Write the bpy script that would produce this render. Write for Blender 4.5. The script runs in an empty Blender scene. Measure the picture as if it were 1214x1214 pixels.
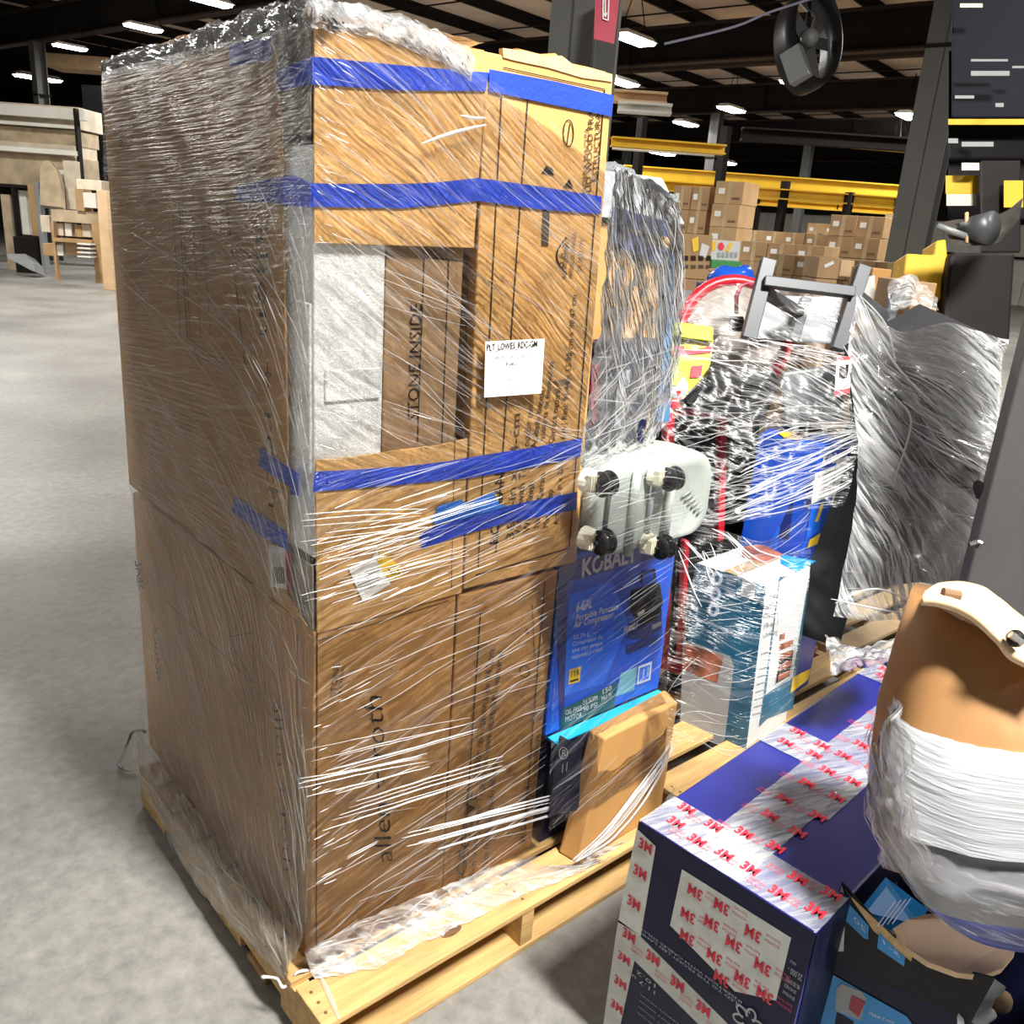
import bpy, bmesh, math, random
from math import radians as Rd, sin, cos, pi, tan
from mathutils import Vector as V, Matrix, noise
random.seed(7)
SC = bpy.context.scene
C = SC.collection
# ------------------------------------------------------------------ camera
F = 1035.77; YAW = 48.2174; PITCH = 18.0769; ROLL = 4.0854
CAM = V((-.7675, -1.4276, 1.7756))
_y, _p, _r = Rd(YAW), Rd(PITCH), Rd(ROLL)
FWD = V((cos(_p)*cos(_y), cos(_p)*sin(_y), -sin(_p)))
_rt = V((sin(_y), -cos(_y), 0)); _up = _rt.cross(FWD)
RT = _rt*cos(_r)+_up*sin(_r); UP = -_rt*sin(_r)+_up*cos(_r)
cd = bpy.data.cameras.new('camera'); cam = bpy.data.objects.new('camera', cd); C.objects.link(cam)
cd.sensor_width = 36; cd.lens = F*36/1214; cd.clip_end = 200; cd.clip_start = .05
M = Matrix((RT, UP, -FWD)).transposed().to_4x4(); M.translation = CAM
cam.matrix_world = M
SC.camera = cam
# ------------------------------------------------------------------ world / exposure
w = bpy.data.worlds.new('world'); SC.world = w; w.use_nodes = True
w.node_tree.nodes['Background'].inputs[0].default_value = (1.0, .95, .88, 1)
w.node_tree.nodes['Background'].inputs[1].default_value = .08
SC.view_settings.view_transform = 'Standard'; SC.view_settings.look = 'None'
SC.view_settings.gamma = 1; SC.view_settings.exposure = .22
SC.cycles.transparent_max_bounces = 24
SC.cycles.max_bounces = 6

def hall_light(p, power, sx=1.2, sy=.45, rz=0, col=(1, .97, .91)):
    l = bpy.data.lights.new('hall_light', 'AREA'); l.shape = 'RECTANGLE'; l.size = sx; l.size_y = sy
    l.energy = power; l.color = col
    o = bpy.data.objects.new('hall_light', l); C.objects.link(o); o.location = p; o.rotation_euler = (0, 0, rz)
    return o
# area lights without fixtures: the inferred key first, then lights added as hall fill
KEY_FILL_LIGHTS = [((.44, -2.9, 5.4), 940), ((-5.2, 2.0, 5.4), 50), ((-1.8, 10.0, 5.4), 150), ((5.6, -1.6, 5.4), 110), ((-4.2, 12, 5.4), 320),
              ((7.5, -8.5, 5.4), 200), ((5.5, 9.5, 5.4), 420), ((2.5, 17, 5.4), 420), ((13, 4, 5.4), 420), ((13.5, 13.5, 5.4), 420), ((21, 8, 5.4), 420), ((21, 19, 5.4), 420), ((9, 23, 5.4), 420), ((29, 14, 5.4), 420)]

# ------------------------------------------------------------------ pixel helpers (photo frame 1214)
def ray(x, y): return FWD+RT*((x-607)/F)-UP*((y-607)/F)
def P(x, y, t): return CAM+ray(x, y)*t
def pl(ax, v):
    n = V((0, 0, 0)); n['xyz'.index(ax)] = 1
    return (n, v)
def pl3(a, b, c, off=0):
    n = (b-a).cross(c-a).normalized()
    if n.dot(CAM-a) < 0: n = -n
    return (n, n.dot(a)+off)
def U(x, y, plane):
    n, d = plane; r = ray(x, y)
    return CAM+r*((d-n.dot(CAM))/n.dot(r))
def X(v): return pl('x', v)
def Y(v): return pl('y', v)
def Z(v): return pl('z', v)

# ------------------------------------------------------------------ materials
MATS = {}
def mat(name, col, rough=.6, metal=0, var=.12, scale=8, bump=.0, bscale=60, emit=None, stretch=(1, 1, 1), alpha=1, coat=0):
    if name in MATS: return MATS[name]
    m = bpy.data.materials.new(name); m.use_nodes = True; nt = m.node_tree; N = nt.nodes; L = nt.links
    b = N['Principled BSDF']; b.inputs['Roughness'].default_value = rough; b.inputs['Metallic'].default_value = metal
    b.inputs['Alpha'].default_value = alpha
    if max(col[:3]) < .05 and not coat: b.inputs['Specular IOR Level'].default_value = .18
    if coat: b.inputs['Coat Weight'].default_value = coat; b.inputs['Coat Roughness'].default_value = .12
    tc = N.new('ShaderNodeTexCoord'); mp = N.new('ShaderNodeMapping'); mp.inputs['Scale'].default_value = stretch
    L.new(tc.outputs['Object'], mp.inputs[0])
    ns = N.new('ShaderNodeTexNoise'); ns.inputs['Scale'].default_value = scale; ns.inputs['Detail'].default_value = 5
    L.new(mp.outputs[0], ns.inputs[0])
    mr = N.new('ShaderNodeMapRange'); mr.inputs[1].default_value = .3; mr.inputs[2].default_value = .7
    mr.inputs[3].default_value = 1-var; mr.inputs[4].default_value = 1+var
    L.new(ns.outputs[0], mr.inputs[0])
    mx = N.new('ShaderNodeVectorMath'); mx.operation = 'SCALE'; mx.inputs[0].default_value = col[:3]
    L.new(mr.outputs[0], mx.inputs['Scale']); L.new(mx.outputs[0], b.inputs['Base Color'])
    if emit:
        b.inputs['Emission Color'].default_value = (*col[:3], 1); b.inputs['Emission Strength'].default_value = emit
    if bump:
        n2 = N.new('ShaderNodeTexNoise'); n2.inputs['Scale'].default_value = bscale; n2.inputs['Detail'].default_value = 3
        L.new(mp.outputs[0], n2.inputs[0]); bp = N.new('ShaderNodeBump'); bp.inputs['Strength'].default_value = bump
        bp.inputs['Distance'].default_value = .01
        L.new(n2.outputs[0], bp.inputs['Height']); L.new(bp.outputs[0], b.inputs['Normal'])
    MATS[name] = m; return m

def film(name, ang, base=.06, k=.5, sc=(1.4, 60), lo=.52, hi=.72, rough=.22, tint=(.93, .95, .97), big=(1.5, 6), dif=.8):
    """stretch film: clear sheet with a streaky, pulled, partly milky texture; ang = direction of the pull in the sheet"""
    if name in MATS: return MATS[name]
    m = bpy.data.materials.new(name); m.use_nodes = True; nt = m.node_tree; N = nt.nodes; L = nt.links
    out = N['Material Output']; b = N['Principled BSDF']
    b.inputs['Base Color'].default_value = (*tint, 1); b.inputs['Roughness'].default_value = rough
    b.inputs['IOR'].default_value = 1.5; b.inputs['Coat Weight'].default_value = .6; b.inputs['Coat Roughness'].default_value = .1
    b.inputs['Base Color'].default_value = tuple(c*dif for c in tint)+(1,)
    tc = N.new('ShaderNodeTexCoord')
    def streak(a, s, seed, det=4):
        mp = N.new('ShaderNodeMapping'); mp.inputs['Rotation'].default_value = (0, 0, -a); mp.inputs['Location'].default_value = (seed, seed*.7, 0)
        mp.vector_type = 'POINT'; L.new(tc.outputs['UV'], mp.inputs[0])
        m2 = N.new('ShaderNodeMapping'); m2.inputs['Scale'].default_value = (s[0], s[1], 1); L.new(mp.outputs[0], m2.inputs[0])
        n = N.new('ShaderNodeTexNoise'); n.inputs['Scale'].default_value = 1; n.inputs['Detail'].default_value = det
        n.inputs['Roughness'].default_value = .6
        L.new(m2.outputs[0], n.inputs[0]); return n.outputs[0]
    s1 = streak(ang, sc, 3.1); s2 = streak(ang+.16, (sc[0]*2.2, sc[1]*1.9), 8.3, 2); s3 = streak(ang, big, 5.5)
    def rng(x, a, c, d, e):
        r = N.new('ShaderNodeMapRange'); r.inputs[1].default_value = a; r.inputs[2].default_value = c
        r.inputs[3].default_value = d; r.inputs[4].default_value = e; L.new(x, r.inputs[0]); return r.outputs[0]
    def mth(op, a, c):
        q = N.new('ShaderNodeMath'); q.operation = op
        for i, x in enumerate((a, c)):
            if isinstance(x, (int, float)): q.inputs[i].default_value = x
            else: L.new(x, q.inputs[i])
        return q.outputs[0]
    a1 = rng(s1, lo, hi, 0, 1); a2 = rng(s2, lo+.03, hi, 0, 1); a3 = rng(s3, .35, .62, .25, 1)
    al = mth('ADD', mth('MULTIPLY', mth('MULTIPLY', mth('MAXIMUM', a1, a2), a3), k), base)
    bp = N.new('ShaderNodeBump'); bp.inputs['Strength'].default_value = .9; bp.inputs['Distance'].default_value = .004
    L.new(mth('ADD', s1, s2), bp.inputs['Height']); L.new(bp.outputs[0], b.inputs['Normal'])
    gl = N.new('ShaderNodeBsdfGlossy'); gl.inputs['Roughness'].default_value = rough; L.new(bp.outputs[0], gl.inputs['Normal'])
    tr = N.new('ShaderNodeBsdfTransparent'); mx = N.new('ShaderNodeMixShader')
    L.new(al, mx.inputs[0]); L.new(tr.outputs[0], mx.inputs[1]); L.new(b.outputs[0], mx.inputs[2])
    # thin clear film still mirrors the lamps a little
    lw = N.new('ShaderNodeFresnel'); lw.inputs[0].default_value = 1.35; L.new(bp.outputs[0], lw.inputs['Normal'])
    mx2 = N.new('ShaderNodeMixShader'); L.new(lw.outputs[0], mx2.inputs[0]); L.new(mx.outputs[0], mx2.inputs[1]); L.new(gl.outputs[0], mx2.inputs[2])
    L.new(mx2.outputs[0], out.inputs[0]); MATS[name] = m; return m

CB = mat('cardboard', (.50, .265, .085), .72, var=.1, scale=5, bump=.12, bscale=40, stretch=(1, 1, .6))
CB2 = mat('cardboard_light', (.62, .355, .12), .68, var=.1, scale=5, bump=.12, bscale=40)
CB3 = mat('cardboard_dull', (.36, .225, .115), .8, var=.16, scale=4, bump=.2, bscale=30)
CBD = mat('cardboard_dark', (.20, .12, .065), .85, var=.2, scale=5)
CBP = mat('cardboard_pale', (.62, .43, .25), .75, var=.12, scale=4)
CORE = mat('cardboard_edge', (.62, .43, .22), .85, var=.2, scale=60)
INK = mat('black_ink', (.028, .016, .010), .6, var=.1)
INKG = mat('faded_ink', (.07, .045, .03), .6, var=.2)
TAPE = mat('blue_painters_tape', (.012, .055, .52), .55, var=.12, scale=14, bump=.15, bscale=90)
TAPEL = mat('light_blue_tape', (.03, .20, .72), .5, var=.1)
FOAM = mat('white_foam', (.86, .87, .86), .9, var=.03, scale=120, bump=.35, bscale=260)
PAPER = mat('white_paper', (.84, .84, .82), .7, var=.03)
WOOD = mat('pallet_pine', (.52, .325, .125), .7, var=.22, scale=3, bump=.2, bscale=12, stretch=(1.5, 14, 14))
WOODD = mat('pallet_end_grain', (.42, .26, .10), .8, var=.25, scale=10)
KNOT = mat('wood_knot', (.14, .07, .03), .8, var=.4, scale=30)
BLK = mat('black_plastic', (.012, .012, .014), .35, var=.1, bump=.05)
BLKG = mat('black_gloss', (.008, .008, .009), .12, var=.1)
RUB = mat('dark_rubber', (.02, .02, .02), .8)
GREYM = mat('grey_metal', (.075, .08, .088), .42, metal=.3, var=.06, scale=3)
GREYL = mat('light_grey_steel', (.27, .285, .29), .5, metal=.2, var=.08, scale=3)
STEEL = mat('bright_steel', (.5, .5, .5), .3, metal=.9)
COLM = mat('column_paint', (.105, .105, .10), .6, var=.08, scale=2)
DARKM = mat('dark_steel', (.011, .009, .008), .85, var=.15, scale=2)
RUST = mat('brown_steel', (.035, .022, .017), .8, var=.2, scale=2)
YEL = mat('safety_yellow', (.72, .44, .015), .5, var=.1, scale=3)
YELP = mat('sticker_yellow', (.85, .55, .03), .6, var=.05)
RED = mat('red_plastic', (.55, .012, .03), .35, var=.1)
REDS = mat('red_sign', (.35, .02, .05), .5, var=.15, scale=6)
KBL = mat('carton_blue', (.006, .085, .60), .35, var=.1, scale=5, coat=.2)
KBD = mat('carton_dark_blue', (.008, .025, .17), .4, var=.1)
KBM = mat('carton_mid_blue', (.015, .16, .85), .35, var=.1)
NAVY = mat('navy_print', (.018, .022, .19), .35, var=.08, scale=5, coat=.3)
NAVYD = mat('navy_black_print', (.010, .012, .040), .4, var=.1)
TEAL = mat('teal_print', (.008, .115, .22), .4, var=.25, scale=9, coat=.2)
CYAN = mat('cyan_print', (.01, .52, .85), .4, var=.05)
SKY = mat('sky_blue_print', (.01, .27, .70), .4, var=.07)
WPR = mat('white_print', (.62, .64, .65), .5, var=.03)
GPR = mat('grey_print', (.35, .37, .40), .5, var=.06)
TXT = mat('pale_print', (.62, .72, .85), .5, var=.03)
DGRN = mat('dark_green_print', (.008, .08, .09), .5)
LIME = mat('lime_print', (.50, .62, .02), .45, var=.06)
LOGO = mat('logo_red', (.80, .03, .06), .5, var=.1)
BEIGE = mat('beige_board', (.74, .53, .33), .6, var=.08, scale=5, bump=.06, bscale=20)
APPL = mat('pale_grey_plastic', (.36, .40, .37), .35, var=.05)
CREAM = mat('cream_plastic', (.72, .70, .55), .45, var=.05)
BROWNP = mat('food_photo', (.35, .11, .06), .5, var=.8, scale=18)
WHITEP = mat('painted_white', (.72, .70, .64), .6, var=.1, scale=2)
TAN = mat('tan_boards', (.42, .33, .22), .75, var=.25, scale=3)
TAN2 = mat('pale_boards', (.60, .52, .40), .75, var=.2, scale=3)
BAG = mat('blue_plastic_sheet', (.015, .12, .75), .25, var=.1, bump=.4, bscale=14)
CLEAR = film('crumpled_film', .2, .10, .55, sc=(9, 45), lo=.40, hi=.62, rough=.16, big=(6, 9))
STR = mat('film_fold', (.62, .63, .64), .14, var=.05, alpha=.42, coat=1)
STRB = mat('film_highlight_fold', (.82, .84, .86), .12, var=.05, alpha=.7, coat=1)  # pale film folds; white highlights of the film put into their colour
LAMPM = mat('lamp_lens', (1, .98, .93), .5, emit=28, var=0)

# ------------------------------------------------------------------ mesh builder
_txt = {}
def text_geo(s):
    if s in _txt: return _txt[s]
    cu = bpy.data.curves.new('t', 'FONT'); cu.body = s; cu.offset = {'3M': .035, 'KOBALT': .03, '6-GAL': .02, 'Portable Pancake': .02, 'Air Compressor': .02, 'PLT_LOWES_RDC-GM': .012, 'allen + roth': -.012}.get(s, 0); cu.shear = .25 if s == 'KOBALT' else 0; cu.size = 1; cu.resolution_u = 2
    o = bpy.data.objects.new('t', cu); C.objects.link(o)
    me = bpy.data.meshes.new_from_object(o, depsgraph=bpy.context.evaluated_depsgraph_get())
    vs = [v.co.copy() for v in me.vertices]; fs = [tuple(p.vertices) for p in me.polygons]
    bpy.data.objects.remove(o); bpy.data.curves.remove(cu); bpy.data.meshes.remove(me)
    w_ = max([v.x for v in vs] or [1]); 
    _txt[s] = (vs, fs, w_); return _txt[s]

class MB:
    def __init__(s): s.v = []; s.f = []; s.m = []; s.uv = []; s.mats = []
    def mi(s, m):
        if m not in s.mats: s.mats.append(m)
        return s.mats.index(m)
    def add(s, vs, fs, m, uvs=None):
        b = len(s.v); s.v += [V(x) for x in vs]; k = s.mi(m)
        for f in fs: s.f.append(tuple(b+i for i in f)); s.m.append(k)
        s.uv += list(uvs) if uvs else [(0, 0)]*len(vs)
        return s
    def hexa(s, lo, hi, m):
        return s.add(list(lo)+list(hi), [(3, 2, 1, 0), (4, 5, 6, 7), (0, 1, 5, 4), (1, 2, 6, 5), (2, 3, 7, 6), (3, 0, 4, 7)], m)
    def box(s, a, b, m, rz=0, about=None):
        (x0, y0, z0), (x1, y1, z1) = a, b
        pts = [V((x0, y0, z0)), V((x1, y0, z0)), V((x1, y1, z0)), V((x0, y1, z0)), V((x0, y0, z1)), V((x1, y0, z1)), V((x1, y1, z1)), V((x0, y1, z1))]
        if rz:
            c = V(about) if about else V(((x0+x1)/2, (y0+y1)/2, 0)); Rm = Matrix.Rotation(rz, 3, 'Z')
            pts = [Rm @ (p-c)+c for p in pts]
        return s.hexa(pts[:4], pts[4:], m)
    def slab(s, pts, d, m):
        """polygon with thickness vector d"""
        n = len(pts); d = V(d)
        return s.add([V(p) for p in pts]+[V(p)+d for p in pts], [tuple(range(n)), tuple(range(2*n-1, n-1, -1))]+[(i, i+n, (i+1) % n+n, (i+1) % n) for i in range(n)], m)
    def poly(s, pts, m): return s.add(pts, [tuple(range(len(pts)))], m)
    def bar(s, a, b, w_, h, m, up=V((0, 0, 1))):
        a, b = V(a), V(b); d = (b-a).normalized()
        x = d.cross(up)
        if x.length < 1e-3: x = d.cross(V((0, 1, 0)))
        x.normalize(); y = x.cross(d); x = x*w_/2; y = y*h/2
        return s.hexa([a-x-y, a+x-y, a+x+y, a-x+y], [b-x-y, b+x-y, b+x+y, b-x+y], m)
    def tube(s, pts, r, m, n=8, cap=True):
        pts = [V(p) for p in pts]; vs = []; fs = []; k = len(pts)
        rr = r if isinstance(r, (list, tuple)) else [r]*k
        for i, p in enumerate(pts):
            d = (pts[min(i+1, k-1)]-pts[max(i-1, 0)]).normalized()
            x = d.cross(V((.13, .21, .97)));
            if x.length < 1e-3: x = d.cross(V((0, 1, 0)))
            x.normalize(); y = d.cross(x)
            vs += [p+(x*cos(2*pi*j/n)+y*sin(2*pi*j/n))*rr[i] for j in range(n)]
        for i in range(k-1):
            for j in range(n): fs.append((i*n+j, i*n+(j+1) % n, (i+1)*n+(j+1) % n, (i+1)*n+j))
        if cap: fs += [tuple(range(n-1, -1, -1)), tuple((k-1)*n+j for j in range(n))]
        return s.add(vs, fs, m)
    def ball(s, c, r, m, n=14, sq=(1, 1, 1)):
        vs = []; fs = []; c = V(c)
        for i in range(n+1):
            a = pi*i/n
            for j in range(n): b = 2*pi*j/n; vs.append(c+V((r*sq[0]*sin(a)*cos(b), r*sq[1]*sin(a)*sin(b), r*sq[2]*cos(a))))
        for i in range(n):
            for j in range(n): fs.append((i*n+j, (i+1)*n+j, (i+1)*n+(j+1) % n, i*n+(j+1) % n))
        return s.add(vs, fs, m)
    def text(s, t, o, ex, ey, m, h=None):
        """o origin, ex = full width vector, ey = cap-height vector"""
        vs, fs, w_ = text_geo(t)
        return s.add([o+ex*(v.x/w_)+ey*(v.y/.70) for v in vs], fs, m)
    def tpx(s, t, a, b, c, plane, m):
        A, B, D = U(*a, plane), U(*b, plane), U(*c, plane)
        return s.text(t, A, B-A, D-A, m)
    def qpx(s, pts, plane, m): return s.poly([U(*p, plane) for p in pts], m)
    def lpx(s, a, b, wpx, plane, m):
        (x0, y0), (x1, y1) = a, b; l = math.hypot(x1-x0, y1-y0); nx, ny = -(y1-y0)/l*wpx/2, (x1-x0)/l*wpx/2
        return s.qpx([(x0+nx, y0+ny), (x1+nx, y1+ny), (x1-nx, y1-ny), (x0-nx, y0-ny)], plane, m)
    def build(s, name, parent=None, smooth=False, bevel=0, seg=2, stuff=False):
        me = bpy.data.meshes.new(name)
        if parent: org = V(parent['_w'])
        else:
            xs = [v.x for v in s.v]; ys = [v.y for v in s.v]; zs = [v.z for v in s.v]
            org = V(((min(xs)+max(xs))/2, (min(ys)+max(ys))/2, min(zs)))
        me.from_pydata([v-org for v in s.v], [], s.f)
        for m in s.mats: me.materials.append(m)
        for i, p in enumerate(me.polygons): p.material_index = s.m[i]; p.use_smooth = smooth
        uvl = me.uv_layers.new(name='UVMap')
        for l in me.loops: uvl.data[l.index].uv = s.uv[l.vertex_index]
        if bevel or smooth:
            bm = bmesh.new(); bm.from_mesh(me); bmesh.ops.recalc_face_normals(bm, faces=bm.faces); bm.to_mesh(me); bm.free()
        me.update()
        o = bpy.data.objects.new(name, me); C.objects.link(o)
        o['_w'] = tuple(org)
        if parent: o.parent = parent
        else: o.location = org
        if bevel:
            b = o.modifiers.new('bevel', 'BEVEL'); b.width = bevel; b.segments = seg; b.limit_method = 'ANGLE'; b.angle_limit = Rd(40)
        return o

def kid(name, mb, parent, **k):
    """part of a part-or-thing: parent's local frame starts at its own origin"""
    return mb.build(name, parent, **k)
def tag(o, label=None, cat=None, group=None, kind=None):
    if label: o['label'] = label
    if cat: o['category'] = cat
    if group: o['group'] = group
    if kind: o['kind'] = kind
    return o
def thing(name, loc, label, cat, group=None):
    o = bpy.data.objects.new(name, None); C.objects.link(o); o.location = loc; o['_w'] = tuple(loc); o.empty_display_size = .1
    return tag(o, label, cat, group)
def struct(o): o['kind'] = 'structure'; return o
def subpart(o, parent):
    """sub-part: give the parent mesh object its own origin (0 offset from thing)"""
    return o
def dup(o, d=V((0, 0, 0)), parent=None, rz=0):
    c = o.copy(); C.objects.link(c)
    if parent: c.parent = parent
    else: c.location = V(o.location)+V(d); c.rotation_euler.z += rz; c['_w'] = tuple(c.location)
    for ch in [x for x in o.children]: dup(ch, parent=c)
    return c
for _o in []: pass

# ------------------------------------------------------------------ surfaces
def cr(p0, p1, p2, p3, t):
    return .5*((2*p1)+(p2-p0)*t+(2*p0-5*p1+4*p2-p3)*t*t+(3*p1-p0-3*p2+p3)*t*t*t)
def spl(pts, t):
    n = len(pts)-1; x = min(max(t, 0), 1)*n; i = min(int(x), n-1); f = x-i
    if n == 1: return pts[0].lerp(pts[1], f)
    return cr(pts[max(i-1, 0)], pts[i], pts[i+1], pts[min(i+2, n)], f)
DENS = .5
class Sheet:
    """smooth surface through a grid of world points, rows top to bottom"""
    def __init__(s, rows, amp=.004, fr=14, seed=0, toward=None):
        s.r = rows; s.amp = amp; s.fr = fr; s.seed = seed
        s.W = (rows[0][0]-rows[0][-1]).length; s.H = (rows[0][0]-rows[-1][0]).length
        a = rows[0][-1]-rows[0][0]; b = rows[-1][0]-rows[0][0]; s.n = a.cross(b).normalized()
        if s.n.dot(CAM-rows[0][0]) < 0: s.n = -s.n
    def at(s, u, v, lift=0):
        p = spl([spl(r, u) for r in s.r], v)
        q = noise.noise(V((p.x*s.fr, p.y*s.fr, p.z*s.fr+s.seed)))+.5*noise.noise(V((p.x*s.fr*3, p.y*s.fr*3, p.z*s.fr*3+s.seed)))
        return p+s.n*(s.amp*(q+.4)+lift)
    def mesh(s, mb, m, nu=40, nv=40):
        vs = []; uv = []; fs = []
        for j in range(nv+1):
            for i in range(nu+1):
                u, v = i/nu, j/nv; vs.append(s.at(u, v)); uv.append((u*s.W, v*s.H))
        for j in range(nv):
            for i in range(nu): a = j*(nu+1)+i; fs.append((a, a+1, a+nu+2, a+nu+1))
        return mb.add(vs, fs, m, uv)
    def strands(s, mb, m, n, ang, L=(.05, .3), wd=(.0008, .002), box=(0, 1, 0, 1), lift=.004, jit=.06, seed=1, steps=5):
        """long pulled folds of the film, small raised ridges lying on the sheet"""
        rnd = random.Random(seed)
        for _ in range(int(n*DENS)):
            u = rnd.uniform(box[0], box[1]); v = rnd.uniform(box[2], box[3]); a = ang+rnd.gauss(0, jit); l = rnd.uniform(*L); w_ = rnd.uniform(*wd)
            pts = []
            for k in range(steps+1):
                uu = u+cos(a)*l*k/steps/s.W; vv = v+sin(a)*l*k/steps/s.H
                if not (0 <= uu <= 1 and 0 <= vv <= 1): break
                pts.append((uu, vv))
            if len(pts) < 3: continue
            ridge(mb, [s.at(*p, lift) for p in pts], w_, s.n, m)
def ridge(mb, pts, w_, n, m):
    vs = []; fs = []; k = len(pts)
    for i, p in enumerate(pts):
        d = (pts[min(i+1, k-1)]-pts[max(i-1, 0)]).normalized(); x = d.cross(n).normalized(); ww = w_*(.25+.75*sin(pi*(i+.3)/(k-.4)))
        vs += [p-x*ww, p+n*ww*.8, p+x*ww]
    for i in range(k-1): a = i*3; fs += [(a, a+1, a+4, a+3), (a+1, a+2, a+5, a+4)]
    mb.add(vs, fs, m)
def fold_px(mb, pts, plane, w_, m, sub=5, wob=.002):
    W_ = [U(*p, plane) for p in pts]; n = plane[0] if plane[0].dot(CAM-W_[0]) > 0 else -plane[0]; out = []
    N_ = sub*(len(W_)-1)
    for i in range(N_+1):
        p = spl(W_, i/N_); out.append(p+n*(.002+wob*noise.noise(p*30)))
    ridge(mb, out, w_, n, m)

# ================================================================== SETTING
fm = mat('concrete_floor', (.235, .228, .212), .45, var=.3, scale=.9, bump=.12, bscale=9)
nt = fm.node_tree; N = nt.nodes; L = nt.links
b_ = N['Principled BSDF']; src = b_.inputs['Base Color'].links[0].from_socket
sp = N.new('ShaderNodeTexNoise'); sp.inputs['Scale'].default_value = 22; sp.inputs['Detail'].default_value = 8; sp.inputs['Roughness'].default_value = .7
tc = N.new('ShaderNodeTexCoord'); L.new(tc.outputs['Object'], sp.inputs[0])
mr = N.new('ShaderNodeMapRange'); mr.inputs[1].default_value = .3; mr.inputs[2].default_value = .7; mr.inputs[3].default_value = .72; mr.inputs[4].default_value = 1.22
L.new(sp.outputs[0], mr.inputs[0]); sc_ = N.new('ShaderNodeVectorMath'); sc_.operation = 'SCALE'; L.new(src, sc_.inputs[0]); L.new(mr.outputs[0], sc_.inputs['Scale']); L.new(sc_.outputs[0], b_.inputs['Base Color'])
mb = MB(); mb.box((-14, -14, -.1), (75, 75, 0), fm); struct(mb.build('floor'))

RZ = Rd(10)
def G(u, v, z): # building grid, 10 degrees off the pallet
    return V((CAM.x+u*cos(RZ)-v*sin(RZ), CAM.y+u*sin(RZ)+v*cos(RZ), z))
def gbox(mb, a, b, m):
    (u0, v0, z0), (u1, v1, z1) = a, b
    return mb.hexa([G(u0, v0, z0), G(u1, v0, z0), G(u1, v1, z0), G(u0, v1, z0)], [G(u0, v0, z1), G(u1, v0, z1), G(u1, v1, z1), G(u0, v1, z1)], m)
ROOF = 6.6
deck = mat('roof_deck', (.62, .47, .36), .7, var=.12, scale=1)
mb = MB(); gbox(mb, (2, -14, ROOF), (62, 62, ROOF+.08), deck); struct(mb.build('ceiling'))
mb = MB()
gbox(mb, (2, 0, ROOF-.26), (60, .07, ROOF-.24), DARKM); gbox(mb, (2, .03, ROOF-.24), (60, .055, ROOF-.03), DARKM); gbox(mb, (2, 0, ROOF-.03), (60, .07, ROOF), DARKM)
pr = struct(mb.build('roof_purlin'))
base = pr.location.copy(); dv = V((-sin(RZ), cos(RZ), 0)); du = V((cos(RZ), sin(RZ), 0))
pr.location = base+dv*(-8)
for i in range(1, 30): dup(pr, dv*(1.9*i))
# cross bridging rods between purlins
mb = MB(); mb.tube([G(0, -10, ROOF-.32), G(0, 50, ROOF-.32)], .018, DARKM, 5)
br = struct(mb.build('roof_bridging')); b0 = br.location.copy(); br.location = b0+du*8
for i in range(1, 16): dup(br, du*(2.5*i))
# main girders
mb = MB()
gbox(mb, (0, -12, 5.5), (.28, 52, 5.54), RUST); gbox(mb, (.12, -12, 5.54), (.16, 52, 6.24), DARKM); gbox(mb, (0, -12, 6.24), (.28, 52, 6.29), RUST)
for k in range(8): gbox(mb, (.02, -10+k*7.5, 5.54), (.26, -9.985+k*7.5, 6.24), DARKM)
gi = struct(mb.build('roof_girder')); g0 = gi.location.copy(); gi.location = g0+du*4.0
for i in range(1, 8): dup(gi, du*(7.5*i))
# columns on the line v = 2.6
def column(u, v, w_, dep, top, name='building_column'):
    mb = MB()
    gbox(mb, (u-dep/2, v-w_/2, 0), (u-dep/2+.025, v+w_/2, top), COLM); gbox(mb, (u+dep/2-.025, v-w_/2, 0), (u+dep/2, v+w_/2, top), COLM)
    gbox(mb, (u-dep/2, v-.01, 0), (u+dep/2, v+.01, top), COLM)
    gbox(mb, (u-dep/2-.03, v-w_/2-.03, 4.2), (u+dep/2+.03, v+w_/2+.03, 4.24), DARKM)
    return struct(mb.build(name))
def uv_of(p): d = V((p.x-CAM.x, p.y-CAM.y, 0)); return d.dot(du), d.dot(dv)
_u, _v = uv_of(P(688, 100, 5.0)); column(_u, _v, .30, .26, 5.5); COLT = 5.0
_u, _v = uv_of(P(1106, 150, 11)); column(_u, _v, .46, .3, 5.5)
for (u, v) in [(19.1, 2.6), (26.6, 2.6), (34.1, 2.6), (26.6, 14), (34.1, 14), (34.1, 22), (11.6, 26), (19.1, 26)]: column(u, v, .3, .3, 5.5)
mb = MB(); a = G(4.12-.20, 2.72-.13, 0)
# sprinkler pipe + brace rods
mb = MB(); mb.tube([G(20.5, -10, 5.7), G(20.5, 50, 5.7)], .09, RUST, 8); struct(mb.build('roof_pipe'))
# far walls
cor = mat('wall_panel_pale', (.52, .52, .46), .6, var=.08, scale=2)
mb = MB(); gbox(mb, (44, -14, 0), (44.2, 60, 3.3), cor)
for k in range(60): gbox(mb, (43.93, -14+k*1.2, 0), (44, -13.93+k*1.2, 3.3), cor)
struct(mb.build('wall_far'))
mb = MB(); gbox(mb, (43.7, -14, 3.3), (44.2, 60, 6.6), DARKM); gbox(mb, (43.75, -14, 1.9), (43.9, 60, 2.0), DARKM); struct(mb.build('trim_1'))
mb = MB(); gbox(mb, (2, 56, 0), (60, 56.3, 6.6), mat('wall_dark_panel', (.055, .04, .03), .8, var=.3, scale=1)); struct(mb.build('wall_left'))
mb = MB(); gbox(mb, (24, -6.3, 0), (60, -6, 6.6), DARKM); struct(mb.build('wall_right'))

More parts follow.
